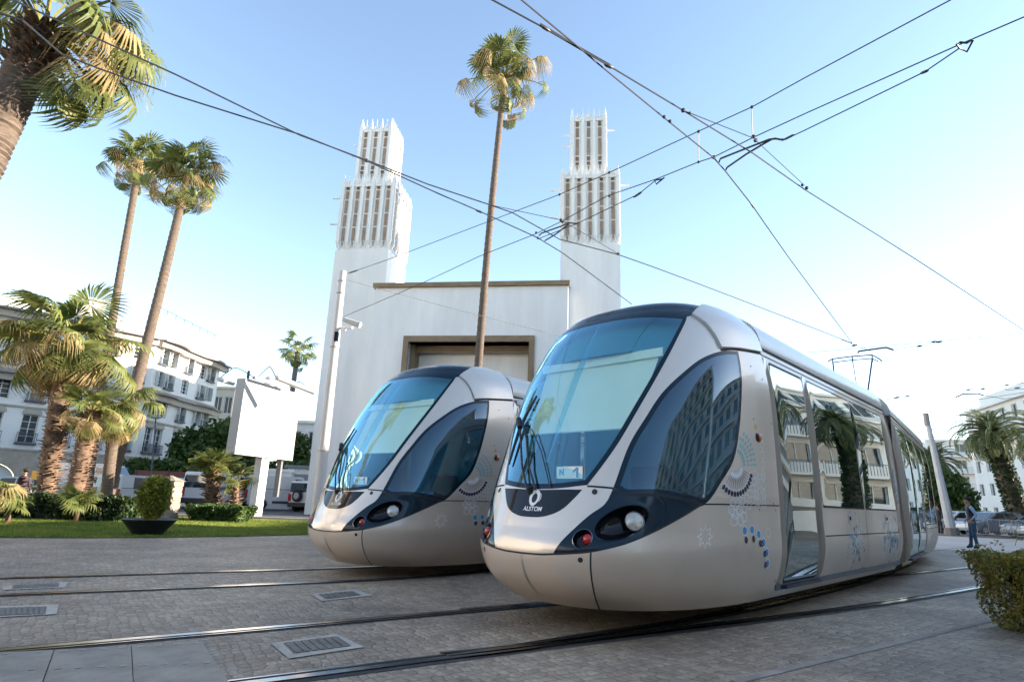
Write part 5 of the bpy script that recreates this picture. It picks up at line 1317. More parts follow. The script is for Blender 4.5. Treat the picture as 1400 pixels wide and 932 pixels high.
# ---- leafy masses
def leaf_cloud(pts, nrm_out, size, r, flat=.5):
    """random leaf quads at the points"""
    n = len(pts); d1 = r.normal(0, 1, (n, 3)); d1 /= np.linalg.norm(d1, axis=1, keepdims=True)
    if nrm_out is not None:
        d1 = d1-(d1*nrm_out).sum(1, keepdims=True)*nrm_out*flat; d1 /= np.linalg.norm(d1, axis=1, keepdims=True)
    h = r.normal(0, 1, (n, 3)); d2 = np.cross(d1, h); d2 /= np.maximum(np.linalg.norm(d2, axis=1, keepdims=True), 1e-6)
    s_ = size*r.uniform(.6, 1.3, (n, 1)); d1 = d1*s_; d2 = d2*s_*.55
    V = np.stack([pts-d1, pts+d2, pts+d1, pts-d2], 1).reshape(-1, 3)
    return V, np.arange(n*4).reshape(-1, 4)
def lump(P, f, amp, ph): return 1+amp*(np.sin(P[:, 0]*f+ph)*np.sin(P[:, 1]*f*1.3+ph*2)*np.sin(P[:, 2]*f*1.1+ph*3)+.5*np.sin(P[:, 0]*f*2.3+ph*1.7)*np.cos(P[:, 2]*f*2.1+P[:, 1]*f*1.7))
def cloud_build(nm, V, F, m, par):
    b = MB(); b.v = V.tolist(); b.f = F.tolist(); b.m = [0]*len(F); return b.build(nm, m, par)
def box_hedge(label, x0, x1, y0, y1, z0, z1, n, size, m, core, seed, taper=0.0, nm='hedge', group=None, lumpy=.10, f=3.0):
    r = np.random.default_rng(seed); t = thing(nm, label, 'hedge', ((x0+x1)/2, (y0+y1)/2, 0), group)
    A = [(x1-x0)*(y1-y0), (x1-x0)*(z1-z0), (x1-x0)*(z1-z0), (y1-y0)*(z1-z0), (y1-y0)*(z1-z0)]; k = r.choice(5, n, p=np.array(A)/sum(A)); u, v, d = r.random(n), r.random(n), r.random(n)**2*.28
    P = np.zeros((n, 3)); N_ = np.zeros((n, 3)); X, Y_, Z_ = x1-x0, y1-y0, z1-z0
    for i, (ax, sg) in enumerate(((2,1),(1,-1),(1,1),(0,-1),(0,1))):
        m_ = k == i; o = [a for a in range(3) if a != ax]; P[m_, o[0]] = u[m_]; P[m_, o[1]] = v[m_]; P[m_, ax] = (1-d[m_]/[X, Y_, Z_][ax]*.8) if sg > 0 else d[m_]/[X, Y_, Z_][ax]*.8; N_[m_, ax] = sg
    P = P*np.array([X, Y_, Z_])+np.array([x0, y0, z0]); c = np.array([(x0+x1)/2, (y0+y1)/2, z0])
    if taper: P[:, :2] = c[:2]+(P[:, :2]-c[:2])*(1-taper*(1-(P[:, 2:3]-z0)/Z_))
    P = P+N_*((lump(P, f, 1.0, seed)-1)*lumpy)[:, None]
    V, F = leaf_cloud(P, N_, size, r); cloud_build('foliage', V, F, m, t)
    b = MB(); g = .72; hx, hy = X/2*g if X < 2 else X/2-.3, Y_/2*g if Y_ < 2 else Y_/2-.3
    b.add([(c[0]+sx*hx*(1-taper*(1-zz)), c[1]+sy*hy*(1-taper*(1-zz)), z0+Z_*zz*.86+.0) for zz in (0, 1) for sx, sy in ((-1,-1),(1,-1),(1,1),(-1,1))], [(0,3,2,1),(4,5,6,7),(0,1,5,4),(1,2,6,5),(2,3,7,6),(3,0,4,7)])
    b.build('branches', core, t)
    return t
L_hedge = leaf_mat('dark_hedge_leaf', (.012,.026,.010), (.045,.075,.02), .15, .5, 5)
L_hedge2 = leaf_mat('clipped_hedge_leaf', (.025,.06,.012), (.08,.13,.025), .2, .5, 5)
L_olive = leaf_mat('olive_hedge_leaf', (.085,.125,.022), (.40,.30,.055), .2, .5, 9)
L_tree = leaf_mat('dense_tree_leaf', (.03,.065,.015), (.085,.14,.03), .2, .5, .9)
L_yellow = leaf_mat('yellow_green_leaf', (.07,.10,.012), (.30,.30,.035), .3, .5, 6)
M_core = mat('dark_twigs', (.014,.015,.008), rough=1.0)
pa, pb = gnd(-120,711), gnd(178,707.5)
box_hedge('long dark hedge at the back of the lawn under the palm cluster', at(-60,700,20.0).x, at(172,700,20.2).x, 20.0, 21.3, 0, at(90,678,20.0).z, 16000, .075, L_hedge, M_core, 81, .05, lumpy=.22, f=2.2)
pa, pb = gnd(268,712), gnd(348,714)
box_hedge('small clipped hedge at the foot of the billboard post', at(266,700,23.0).x, at(342,700,23.0).x, 22.2, 23.8, 0.02, at(300,692,22.4).z, 7000, .055, L_hedge2, M_core, 82, .22, lumpy=.12, f=3)
box_hedge('clipped olive-green hedge with sprigs on top beside the near track', 5.02, 7.4, 5.55, 6.95, .0, .74, 46000, .018, L_olive, M_core, 83, .14, lumpy=.09, f=7)
hd = [o for o in COL.objects if o.name.startswith('hedge')][-1]
b = MB(); b2 = MB(); r_ = random.Random(4)
for (px, py, Y) in ((1339,742,6.6),(1365,738,6.5),(1391,728,6.7),(1362,760,6.4)):
    p = at(px, py, Y); b.tube([(p.x-.05, Y, .82), (p.x-.02, Y, (p.z+.82)/2), (p.x, Y, p.z)], .004, 4)
    for k in range(10):
        q = Vector((p.x, Y, p.z))-Vector((r_.uniform(-.05,.05), r_.uniform(-.04,.04), r_.uniform(0,.10))); d = Vector((r_.gauss(0,1), r_.gauss(0,1), r_.gauss(.4,.7))).normalized()*.022; e = d.orthogonal().normalized()*.012
        b2.add([q-d, q+e, q+d, q-e], [(0,1,2,3)])
b.build('sprig_stems', L_stalk, hd); b2.build('sprig_leaves', leaf_mat('new_leaf', (.16,.17,.03), (.30,.22,.06), .3, .5, 20), hd)
def crown_tree(label, base, blobs, n, size, m, seed, nm='tree', trunk=True, group=None, cat='tree'):
    r = np.random.default_rng(seed); base = Vector(base); t = thing(nm, label, cat, base, group)
    w_ = np.array([b_[3]**2 for b_ in blobs]); k = r.choice(len(blobs), n, p=w_/w_.sum()); B_ = np.array(blobs)[k]
    d = r.normal(0, 1, (n, 3)); d /= np.linalg.norm(d, axis=1, keepdims=True); rad = (1-r.random(n)**2.2*.55)
    P = B_[:, :3]+d*(B_[:, 3]*rad)[:, None]*lump(d*3+B_[:, :3], 2.2, .28, seed)[:, None]
    P = P[P[:, 2] > .05]; dd = d[:len(P)]
    V, F = leaf_cloud(P, None, size, r); cloud_build('crown', V, F, m, t)
    if trunk:
        b = MB(); c = Vector(np.average(np.array(blobs)[:, :3], axis=0)); b.tube([base, base.lerp(c, .5)+Vector((.1,0,0)), c], [.18, .14, .06], 8)
        for bl in blobs: q = Vector(bl[:3]); b.tube([base.lerp(c, .55), base.lerp(c, .55).lerp(q, .6)+Vector((0,0,.2)), q], [.10, .06, .02], 6)
        b.build('trunk', mat('tree_bark', (.10,.075,.055), rough=.9, bump=.4, bscale=8), t)
    return t
Y = 50; c = at(290,607,Y)
sc = Y/ (815*.966)
crown_tree('dense dark green tree between the white building and the billboard', (c.x, Y, 0), [(c.x-1.2,Y,c.z-.8,2.0),(c.x+.9,Y+.3,c.z+.2,1.9),(c.x+.2,Y-.5,c.z-1.9,2.1),(c.x-2.0,Y,c.z-2.2,1.6),(c.x+2.2,Y,c.z-1.6,1.8),(c.x+2.8,Y,c.z-.2,1.3)], 9000, .26, L_tree, 91)
c = at(352,642,48); crown_tree('low green bushes seen under the billboard', (c.x, 48, 0), [(c.x+i*1.15, 48, c.z-.35, 1.05) for i in range(-1, 4)], 4000, .2, L_tree, 92, 'shrub', True, cat='shrub')
c = at(208,640,43.5); crown_tree('green bush spilling over the red board fence', (c.x, 43.5, 0), [(c.x+i*.9, 43.6, c.z-.2+.1*(i % 2), .75) for i in range(-2, 3)], 3000, .16, L_tree, 93, 'shrub', True, cat='shrub')
c = at(420,612,60); crown_tree('dark tree in front of the stepped villa beside the church', (c.x-1, 60, 0), [(c.x-.9,60,c.z+.3,1.1),(c.x-.7,60,c.z-1.3,1.3),(c.x-1.0,60,c.z-3.0,1.4)], 2500, .22, L_tree, 94)
c = at(1262,665,60); crown_tree('green tree behind the tram\'s rear end and the concrete pole', (c.x, 60, 0), [(c.x,60,c.z+.5,2.2),(c.x+2.2,60,c.z-.5,2.0),(c.x-1.5,60,c.z-1.2,2.0),(c.x+3.8,60.5,c.z-1.2,1.5)], 6000, .25, L_tree, 95)

# ---- planter bowl with clipped shrub
pc = gnd(201,731); pc.z = 0; s_ = 1/59.
t = thing('planter', 'wide dark conical planter bowl on the lawn edge', 'planter', pc)
b = MB(); b.lathe([(.30,0),(.32,.02),(.60,.36),(.62,.37),(.60,.375),(.57,.36),(.40,.30)], 40, pc); b.build('bowl', mat('dark_planter', (.022,.024,.03), rough=.45, var=.2, vscale=4), t, smooth=40)
b = MB(); b.lathe([(.56,.335),(.3,.36),(.05,.37)], 24, pc); b.build('soil', mat('planter_soil', (.12,.07,.04), rough=1.0, bump=.5, bscale=40), t)
cz = lambda py: at(201,py,pc.y).z
crown_tree('round yellow-green shrub growing in the dark planter bowl', (pc.x, pc.y, .34), [(pc.x,pc.y,cz(672),.34),(pc.x+.06,pc.y,cz(684),.33),(pc.x-.12,pc.y,cz(678),.30),(pc.x+.12,pc.y,cz(664),.24),(pc.x-.08,pc.y,cz(661),.20),(pc.x+.02,pc.y,cz(696),.24)], 9000, .035, L_yellow, 96, 'shrub', False, cat='shrub')
sh = [o for o in COL.objects if o.name.startswith('shrub') and o.type == 'EMPTY'][-1]
b = MB()
for k in range(9): a = k*.7; b.tube([(pc.x+.04*math.cos(a), pc.y+.04*math.sin(a), .34), (pc.x+.12*math.cos(a), pc.y+.12*math.sin(a), .62), (pc.x+.22*math.cos(a), pc.y+.22*math.sin(a), .95)], .012, 5)
b.build('stems', mat('shrub_stems', (.10,.07,.04), rough=.9), sh)
# ================================================================ street furniture, wires, vehicles, people
M_pole = mat('pole_paint', (.56,.52,.48), rough=.5, var=.08, vscale=1.5)
M_conc2 = mat('grey_pole_concrete', (.42,.44,.46), rough=.75, var=.1, vscale=1.2, bump=.1, bscale=20)
# left catenary pole with camera
pb_ = gnd(430,729); Yp = pb_.y; top = at(469,371,Yp)
t = thing('catenary_pole', 'tall tapering white steel pole carrying the tram wires and a surveillance camera, before the church', 'pole', (pb_.x,Yp,0))
b = MB(); k = 10
b.tube([Vector((pb_.x+(top.x-pb_.x)*i/k, Yp, top.z*i/k)) for i in range(k+1)], [.17-.065*i/k for i in range(k+1)], 20); b.build('shaft', M_pole, t, smooth=50)
b = MB(); b.lathe([(.21,0),(.21,.42),(.19,.45)], 20, (pb_.x,Yp,0)); b.build('base_collar', mat('grey_collar', (.20,.19,.18), rough=.8), t, smooth=40)
b = MB()
for z in (2.35, 5.55, top.z-.35, top.z-.75): x = pb_.x+(top.x-pb_.x)*z/top.z; b.lathe([(.165-.0075*z+.02, z-.02),(.165-.0075*z+.02, z+.02)], 20, (x,Yp,0))
b.build('clamp', mat('clamp_steel', (.35,.34,.33), rough=.5, metal=.5), t, smooth=40)
ca, cb = at(472,438,Yp-.3), at(492,446,Yp-.45)
b = MB(); b.tube([ca, cb], .06, 10); b.tube([ca+Vector((-.04,.02,.04)), cb+Vector((.02,0,.06))], .07, 8); cam_o = b.build('camera', mat('camera_housing', (.50,.49,.45), rough=.5), t, smooth=50)
b = MB(); p0 = at(466,448,Yp); p1 = at(482,448,Yp-.3); b.tube([p0, p1], .04, 8); b.ball(at(471,450,Yp-.12), .06); b.build('camera_arm', M_white, cam_o, smooth=60)
b = MB(); q = at(461,454,Yp-.16); b.box(q.x-.06, q.x+.06, Yp-.24, Yp-.12, q.z-.30, q.z); b.build('control_box', M_navy, t, bevel=.01)
# right concrete pole
pr_ = gnd(1302,731); Yr = pr_.y; top = at(1265.5,565,Yr)
t = thing('concrete_pole', 'tapering grey concrete pole on the plaza behind the nearer tram', 'pole', (pr_.x,Yr,0))
b = MB(); b.lathe([(.29,0),(.27,.5),(.145,top.z-.9),(.14,top.z)], 8, (0,0,0)); b.v = [(p[0]+pr_.x+(top.x-pr_.x)*p[2]/top.z, p[1]+Yr, p[2]) for p in b.v]; b.build('shaft', M_conc2, t)
b = MB(); b.lathe([(.40,0),(.38,.40),(.36,.42)], 8, (pr_.x,Yr,0)); b.build('base', mat('pole_base', (.16,.15,.14), rough=.9), t)
b = MB(); b.lathe([(.165,top.z-.8),(.16,top.z+.01)], 8, (top.x,Yr,0)); b.build('cap_band', mat('pole_cap', (.28,.25,.25), rough=.8), t)
b = MB()
for z in (top.z-1.0, top.z-1.5, top.z-1.9): b.tube([(top.x,Yr,z),(top.x+.55,Yr-.1,z+.03)], .03, 5)
b.build('insulator', M_rub, t)

# ---- overhead wires: (photo pixel, height) pairs
M_wire = mat('overhead_wire', (.02,.025,.035), rough=.5)
wires = thing('overhead_wires', 'net of thin dark tram wires crossing the sky between the poles', 'tram wires', (0,8,6))
def wire(nm, pts, r=.009, sag=True, par=None):
    P = [zpl(x, y, z) for x, y, z in pts]
    b = MB(); Q = [Vector(p) for p in catmull([tuple(p) for p in P], 1.2)] if len(P) > 2 else P
    b.tube(Q, r, 5); return b.build(nm, M_wire, par or wires)
W = 'contact_wire'
wire(W, [(-60,-22,6.1),(17,0,6.1),(240,102,6.1),(410,185,6.1),(501,219,6.1),(585,252,6.1),(671,280.5,6.1),(701,291,6.1),(765,327,6.1),(845,348,6.1),(1000,405,6.1),(1165,469,6.1)], .011)
wire(W, [(-60,3,6.05),(0,19,6.05),(31,28,6.05),(84,74,6.05),(134,93.6,6.05),(240,130.7,6.05),(410,184,6.05),(501,220,6.05),(600,265,6.05),(656,289,6.05),(735,325,6.05),(769,345.6,6.05),(864,416,6.05)], .011)
wire('cross_wire', [(671,280.5,6.1),(765,300.5,6.1)], .006)
wire('cross_wire', [(767,301,6.1),(800,320,6.1),(845,347,6.1)], .006)
wire(W, [(600,-40,6.1),(673,0,6.1),(739,35.7,6.1),(784,62,6.1),(829,88,6.1),(934,151,6.1),(1030,210,6.1),(1100,259,6.1),(1250,353,6.1),(1396,449,6.1),(1440,478,6.1)], .010)
wire(W, [(665,-50,6.1),(713,0,6.1),(776.6,52.6,6.1),(799,71,6.1),(815,85,6.1),(908,161,6.1),(976,216,6.1),(991,233,6.1),(1028,280,6.1),(1077,350,6.1),(1165,469,6.1)], .010)
wire('parallel_wire', [(739,33,6.15),(784,60.5,6.15),(834,89,6.12)], .012)
wire('cross_wire', [(934,151,6.1),(1030,189,6.1),(1100,253.6,6.1)], .006)
S1 = 'span_wire'
pt_ = [(475,374,7.6),(530,355,7.4),(670,302,7.0),(765,266,6.8),(833,236,6.7),(955,179.6,6.6),(1028,146.5,6.6),(1099.6,107,6.6),(1300,0,6.6),(1380,-45,6.6)]
wire(S1, pt_, .008)
wire(S1, [(469.5,433,6.5),(581.5,385,6.35),(656,350,6.25),(733,319.5,6.2),(769,302,6.2),(830,268,6.2),(897,245,6.2),(955,221.6,6.2),(975.6,215,6.2),(1030,188,6.2),(1099.6,156,6.2),(1310,62,6.2),(1420,15,6.2)], .008)
wire(S1, [(735,327,6.15),(788,306,6.15),(873,265.5,6.15),(897,246,6.17)], .008)
wire(S1, [(1051,191,6.15),(1075,190,6.15),(1100,178.4,6.15),(1265,98,6.15),(1312,66,6.17)], .008)
b = MB()
for P_ in (((983,221.6),(985,217),(1010,207),(1051,191),(1060,189.5),(1071,191.6)), ((992.6,232),(994,229),(1020,211),(1047,195),(1056,190)), ((737,322),(740,319),(765,310),(778,304.5),(790,306)), ((745,329),(760,320),(778,306)), ((1173,482),(1174,480),(1206,475.6),(1212,475),(1221,478)), ((1307,542.5),(1311,541),(1316,538.5),(1338,538),(1345,540.5))):
    b = MB(); b.tube([zpl(x, y, 6.12) for x, y in P_], .014 if P_[0][0] < 1100 else .03, 6)
    b.build('crossing_rod', mat('brown_rod', (.08,.065,.05), rough=.5, metal=.3), wires)
b = MB()
for a_, c_, z1, z2 in (((955,180),(955,221.6),6.6,6.2),((1027.5,146.5),(1029,187),6.6,6.2)):
    p = zpl(*a_, z1); q = zpl(*c_, z2); b = MB(); b.tube([p, q], .006, 5); b.build('dropper', M_wire, wires)
b = MB()
for x, y, z, r_ in ((955,180,6.6,.04),(955,221.6,6.2,.035),(1028,146.5,6.6,.04),(1030,187,6.2,.05),(1033,192,6.2,.05),(976,215,6.15,.05),(833,236,6.7,.04),(765,266,6.8,.04),(767,301,6.1,.05),(769,303,6.1,.05),(934,151,6.1,.05),(943,155,6.1,.035),(908,160,6.1,.04),(916,166,6.1,.04),(733,318,6.15,.04),(735,325,6.1,.04),(1103,257,6.1,.05),(1097,253,6.1,.04),(845,347,6.1,.05),(501,219.5,6.1,.05),(656,289,6.1,.035),(833,268,6.2,.04)):
    b = MB(); b.ball(zpl(x, y, z), r_*.62, 8); b.build('wire_clamp', M_wire, wires)
def turnbuckle(px, py, qx, qy, z, r_):
    p, q = zpl(px, py, z), zpl(qx, qy, z); b = MB(); b.tube([p, p.lerp(q, .25), p.lerp(q, .75), q], [.008, r_*.55, r_*.55, .008], 6); b.build('insulator', mat('wire_insulator', (.07,.05,.04), rough=.4), wires, smooth=60)
for a in ((739,35,752,43,6.1,.035),(826,88,838,93,6.1,.04),(1071,191.6,1086,184,6.15,.03),(1258,101,1270,96,6.15,.03),(866,270,878,262,6.15,.035),(1026,277,1031,285,6.1,.03),(476,373.6,490,369,7.58,.04),(650,287,660,291,6.06,.035)): turnbuckle(*a)
b = MB()
for P_ in (((1312,66),(1308,61),(1312,58),(1322,59),(1330,54)), ((1312,66),(1322,71),(1330,56)), ((897,246),(905,245),(908,243),(897,252),(895,246))):
    b = MB(); b.tube([zpl(x, y, 6.18) for x, y in P_], .012, 6); b.build('wire_bracket', M_wire, wires)
w2 = thing('overhead_wires', 'faint tram wires low over the right-hand street, above the concrete pole', 'tram wires', (20,25,6.5))
def fw_(pts, Y, r=.014): 
    P = [at(x, y, Y) for x, y in pts]; b = MB(); b.tube(P, r, 5); b.build('contact_wire', M_wire, w2)
fw_([(1100,482),(1150,478),(1275,467),(1400,454.5),(1450,450)], 22, .010); fw_([(1221,477.7),(1255,473),(1289,467)], 22, .010)
fw_([(1150,464),(1184,477),(1205,487.5),(1325,532)], 24, .010); fw_([(1211,544.6),(1307,542)], 30, .014); fw_([(1211,546),(1240,541),(1325,532),(1370,527),(1440,518)], 30, .012); fw_([(1345,540.5),(1373,545),(1440,540)], 30, .012); fw_([(1225,563),(1337,546),(1440,530)], 34, .012)
fw_([(1370,527),(1376,533),(1440,529)], 30, .012)
b = MB()
for x, y, Y in ((1168,472,22),(1257,473,22),(1277,467,22),(1284,467.5,22),(1226,543,30),(1240,541.5,30),(1325,532.5,30),(1344,531.5,30),(1377,526,30),(1391,530,30)):
    b = MB(); b.tube([at(x-4,y+.6,Y), at(x,y,Y), at(x+4,y-.6,Y)], [.02,.045,.02], 6); b.build('insulator', M_wire, w2)
w3 = thing('stay_wire', 'thin grey stay wire sloping down from the white steel pole across the church front', 'stay wire', (-4,18.75,6))
b = MB(); b.tube([at(475,383,18.75), at(620,422,20.5), at(765,459,22.5), at(840,478,24)], .010, 5); b.build('strand', mat('grey_strand', (.20,.20,.21), rough=.6), w3)

# ---- billboard
Yb = 27.0
bb = thing('billboard', 'blank white billboard box on a white post with lamp arms above', 'billboard', (at(340,680,Yb).x, Yb, 0))
c = [at(322,517,Yb), at(407,542.5,Yb+1.6), at(394,634,Yb+1.6), at(317,620,Yb)]
# true rectangle through the left edge: real width along the board's own heading
A_ = at(319.5,620,Yb); top_z = at(322,516,Yb).z; bot_z = A_.z
Bd = at(398,634,Yb+4.2); dirv = Vector((Bd.x-A_.x, Bd.y-A_.y, 0)); Wb = dirv.length; ang = math.atan2(dirv.y, dirv.x)
FB = frame(A_.x, A_.y, ang)
b = MB(FB); b.box(0, Wb, .0, .45, bot_z, top_z); b.build('box', mat('billboard_case', (.50,.47,.46), rough=.5), bb, bevel=.03)
b = MB(FB); b.box(.06, Wb-.06, -.03, -.004, bot_z+.08, top_z-.10); b.build('panel', mat('blank_panel', (.55,.53,.50), rough=.55, var=.14, vscale=.7), bb)
b = MB(FB)
for q in ((0, .06, bot_z, top_z), (Wb-.06, Wb, bot_z, top_z), (.06, Wb-.06, bot_z, bot_z+.07), (.06, Wb-.06, top_z-.09, top_z)): b.box(q[0], q[1], -.05, -.002, q[2], q[3])
b.build('frame', mat('billboard_frame', (.66,.62,.60), rough=.4), bb)
b = MB(FB); b.box(.55*Wb-.28, .55*Wb+.28, .08, .45, 0, bot_z); b.build('post', mat('post_white', (.62,.62,.62), rough=.6, var=.06, vscale=1), bb, bevel=.01)
b = MB(FB); b.box(.86*Wb, .86*Wb+.14, .15, .4, 0.9, bot_z); b.build('stay_post', mat('grey_post', (.16,.16,.17), rough=.6), bb)
b = MB(FB); b.lathe([(.33,top_z+.01),(.33,top_z+.42),(.28,top_z+.48)], 18, (.52*Wb,.28,0)); b.build('top_drum', mat('drum_white', (.62,.62,.64), rough=.5), bb, smooth=40)
b = MB(FB); b.box(.14, .62*Wb, -.42, -.26, top_z-.02, top_z+.10); b.build('front_lamp', mat('lamp_grey', (.42,.38,.37), rough=.5), bb)
lampm = mat('lamp_tube_white', (.70,.68,.66), rough=.4)
def arm(lab, p0, p1, q0, r0):
    b = MB(); b.tube([p0, p1], r0, 10); l = b.build('lamp_tube', lampm, bb, smooth=50)
    b = MB(); m_ = (p0+q0)/2+Vector((0,0,.45)); b.tube([Vector(x) for x in catmull([tuple(p0), tuple(p0.lerp(m_, .6)+Vector((0,0,.12))), tuple(m_), tuple(q0)], .12)], .022, 6); b.build('lamp_arm', M_navy, l, smooth=60)
hub = at(345,514,Yb+1.2)
arm('', at(299,518,Yb-.3), at(319,524,Yb+.6), hub, .11); arm('', at(377,515.5,Yb), at(430,536,Yb+1.0), hub+Vector((.3,0,0)), .13)
for P_ in (((373,525),(380,523.5),(393,531)), ((393,531),(400,525),(410,522),(423,532))):
    b = MB(); b.tube([Vector(x) for x in catmull([tuple(at(x, y, Yb+2.6)) for x, y in P_], .1)], .022, 6); b.build('rear_arm', M_navy, bb, smooth=60)
b = MB(); b.tube([hub+Vector((-.2,0,-.5)), hub+Vector((-.2,0,.25))], .07, 8); b.build('arm_mast', M_navy, bb, smooth=60)

# ---- stone pillar, street lamp, small sign
p = gnd(224,711); t = thing('stone_pillar', 'weathered pale stone pillar with a pyramid cap behind the planter', 'pillar', p)
M_pil = mat('weathered_stone', (.36,.31,.25), rough=.85, color2=(.20,.15,.11), vscale=2.5, bump=.5, bscale=7)
s_ = .33; zt = at(224,657,p.y).z
b = MB(); n = 7
for i in range(n): b.box(p.x-s_+.02*(i % 2), p.x+s_-.02*(i % 2), p.y-s_, p.y+s_, zt*i/n+.012, zt*(i+1)/n)
b.box(p.x-s_+.03, p.x+s_-.03, p.y-s_+.03, p.y+s_-.03, 0, zt-.02); b.build('shaft', M_pil, t, bevel=.02)
b = MB(); b.add([(p.x-s_-.05,p.y-s_-.05,zt+.005),(p.x+s_+.05,p.y-s_-.05,zt+.005),(p.x+s_+.05,p.y+s_+.05,zt+.005),(p.x-s_-.05,p.y+s_+.05,zt+.005),(p.x,p.y,at(224,649,p.y).z)], [(3,2,1,0),(0,1,4),(1,2,4),(2,3,4),(3,0,4)]); b.build('cap', M_pil, t)
Y = 41; p = at(207,675,Y); t = thing('street_lamp', 'slim old street lamp before the white building', 'street lamp', (p.x,Y,0)); q = at(213,571,Y)
b = MB(); b.tube([(p.x,Y,0),(q.x,Y,q.z)], [.07,.04], 8); b.build('post', M_iron, t, smooth=60)
b = MB(); b.lathe([(.10,0),(.34,.05),(.26,.25),(.08,.4)], 12, q-Vector((0,0,.05))); b.build('lamp_shade', mat('lamp_shade_grey', (.18,.19,.21), rough=.5), t, smooth=40)
Y = 28; p = at(51,648,Y); t = thing('road_sign', 'small orange-yellow sign on a post behind the first palm trunk', 'road sign', (p.x,Y,0))
b = MB(); b.tube([(p.x-.05,Y,0),(p.x,Y,p.z)], .04, 8); b.build('post', M_iron, t)
b = MB(); b.box(p.x-.22,p.x+.18,Y-.06,Y-.03,p.z-.25,p.z+.15); b.build('plate', mat('orange_plate', (.60,.36,.06), rough=.5), t, bevel=.01)
Y = 40; p = at(168,643,Y); t = thing('shop_sign', 'small blue sign board by the white building behind the palm trunk', 'sign', (p.x,Y,0))
b = MB(); b.box(p.x-.35,p.x+.35,Y-.05,Y,p.z-.22,p.z+.22); b.build('board', mat('blue_sign', (.03,.10,.32), rough=.4), t); b = MB(); b.tube([(p.x,Y+.02,0),(p.x,Y+.02,p.z)], .04, 6); b.build('post', M_iron, t)
M_sign_teal = mat('teal_sign', (.03,.22,.20), rough=.5)

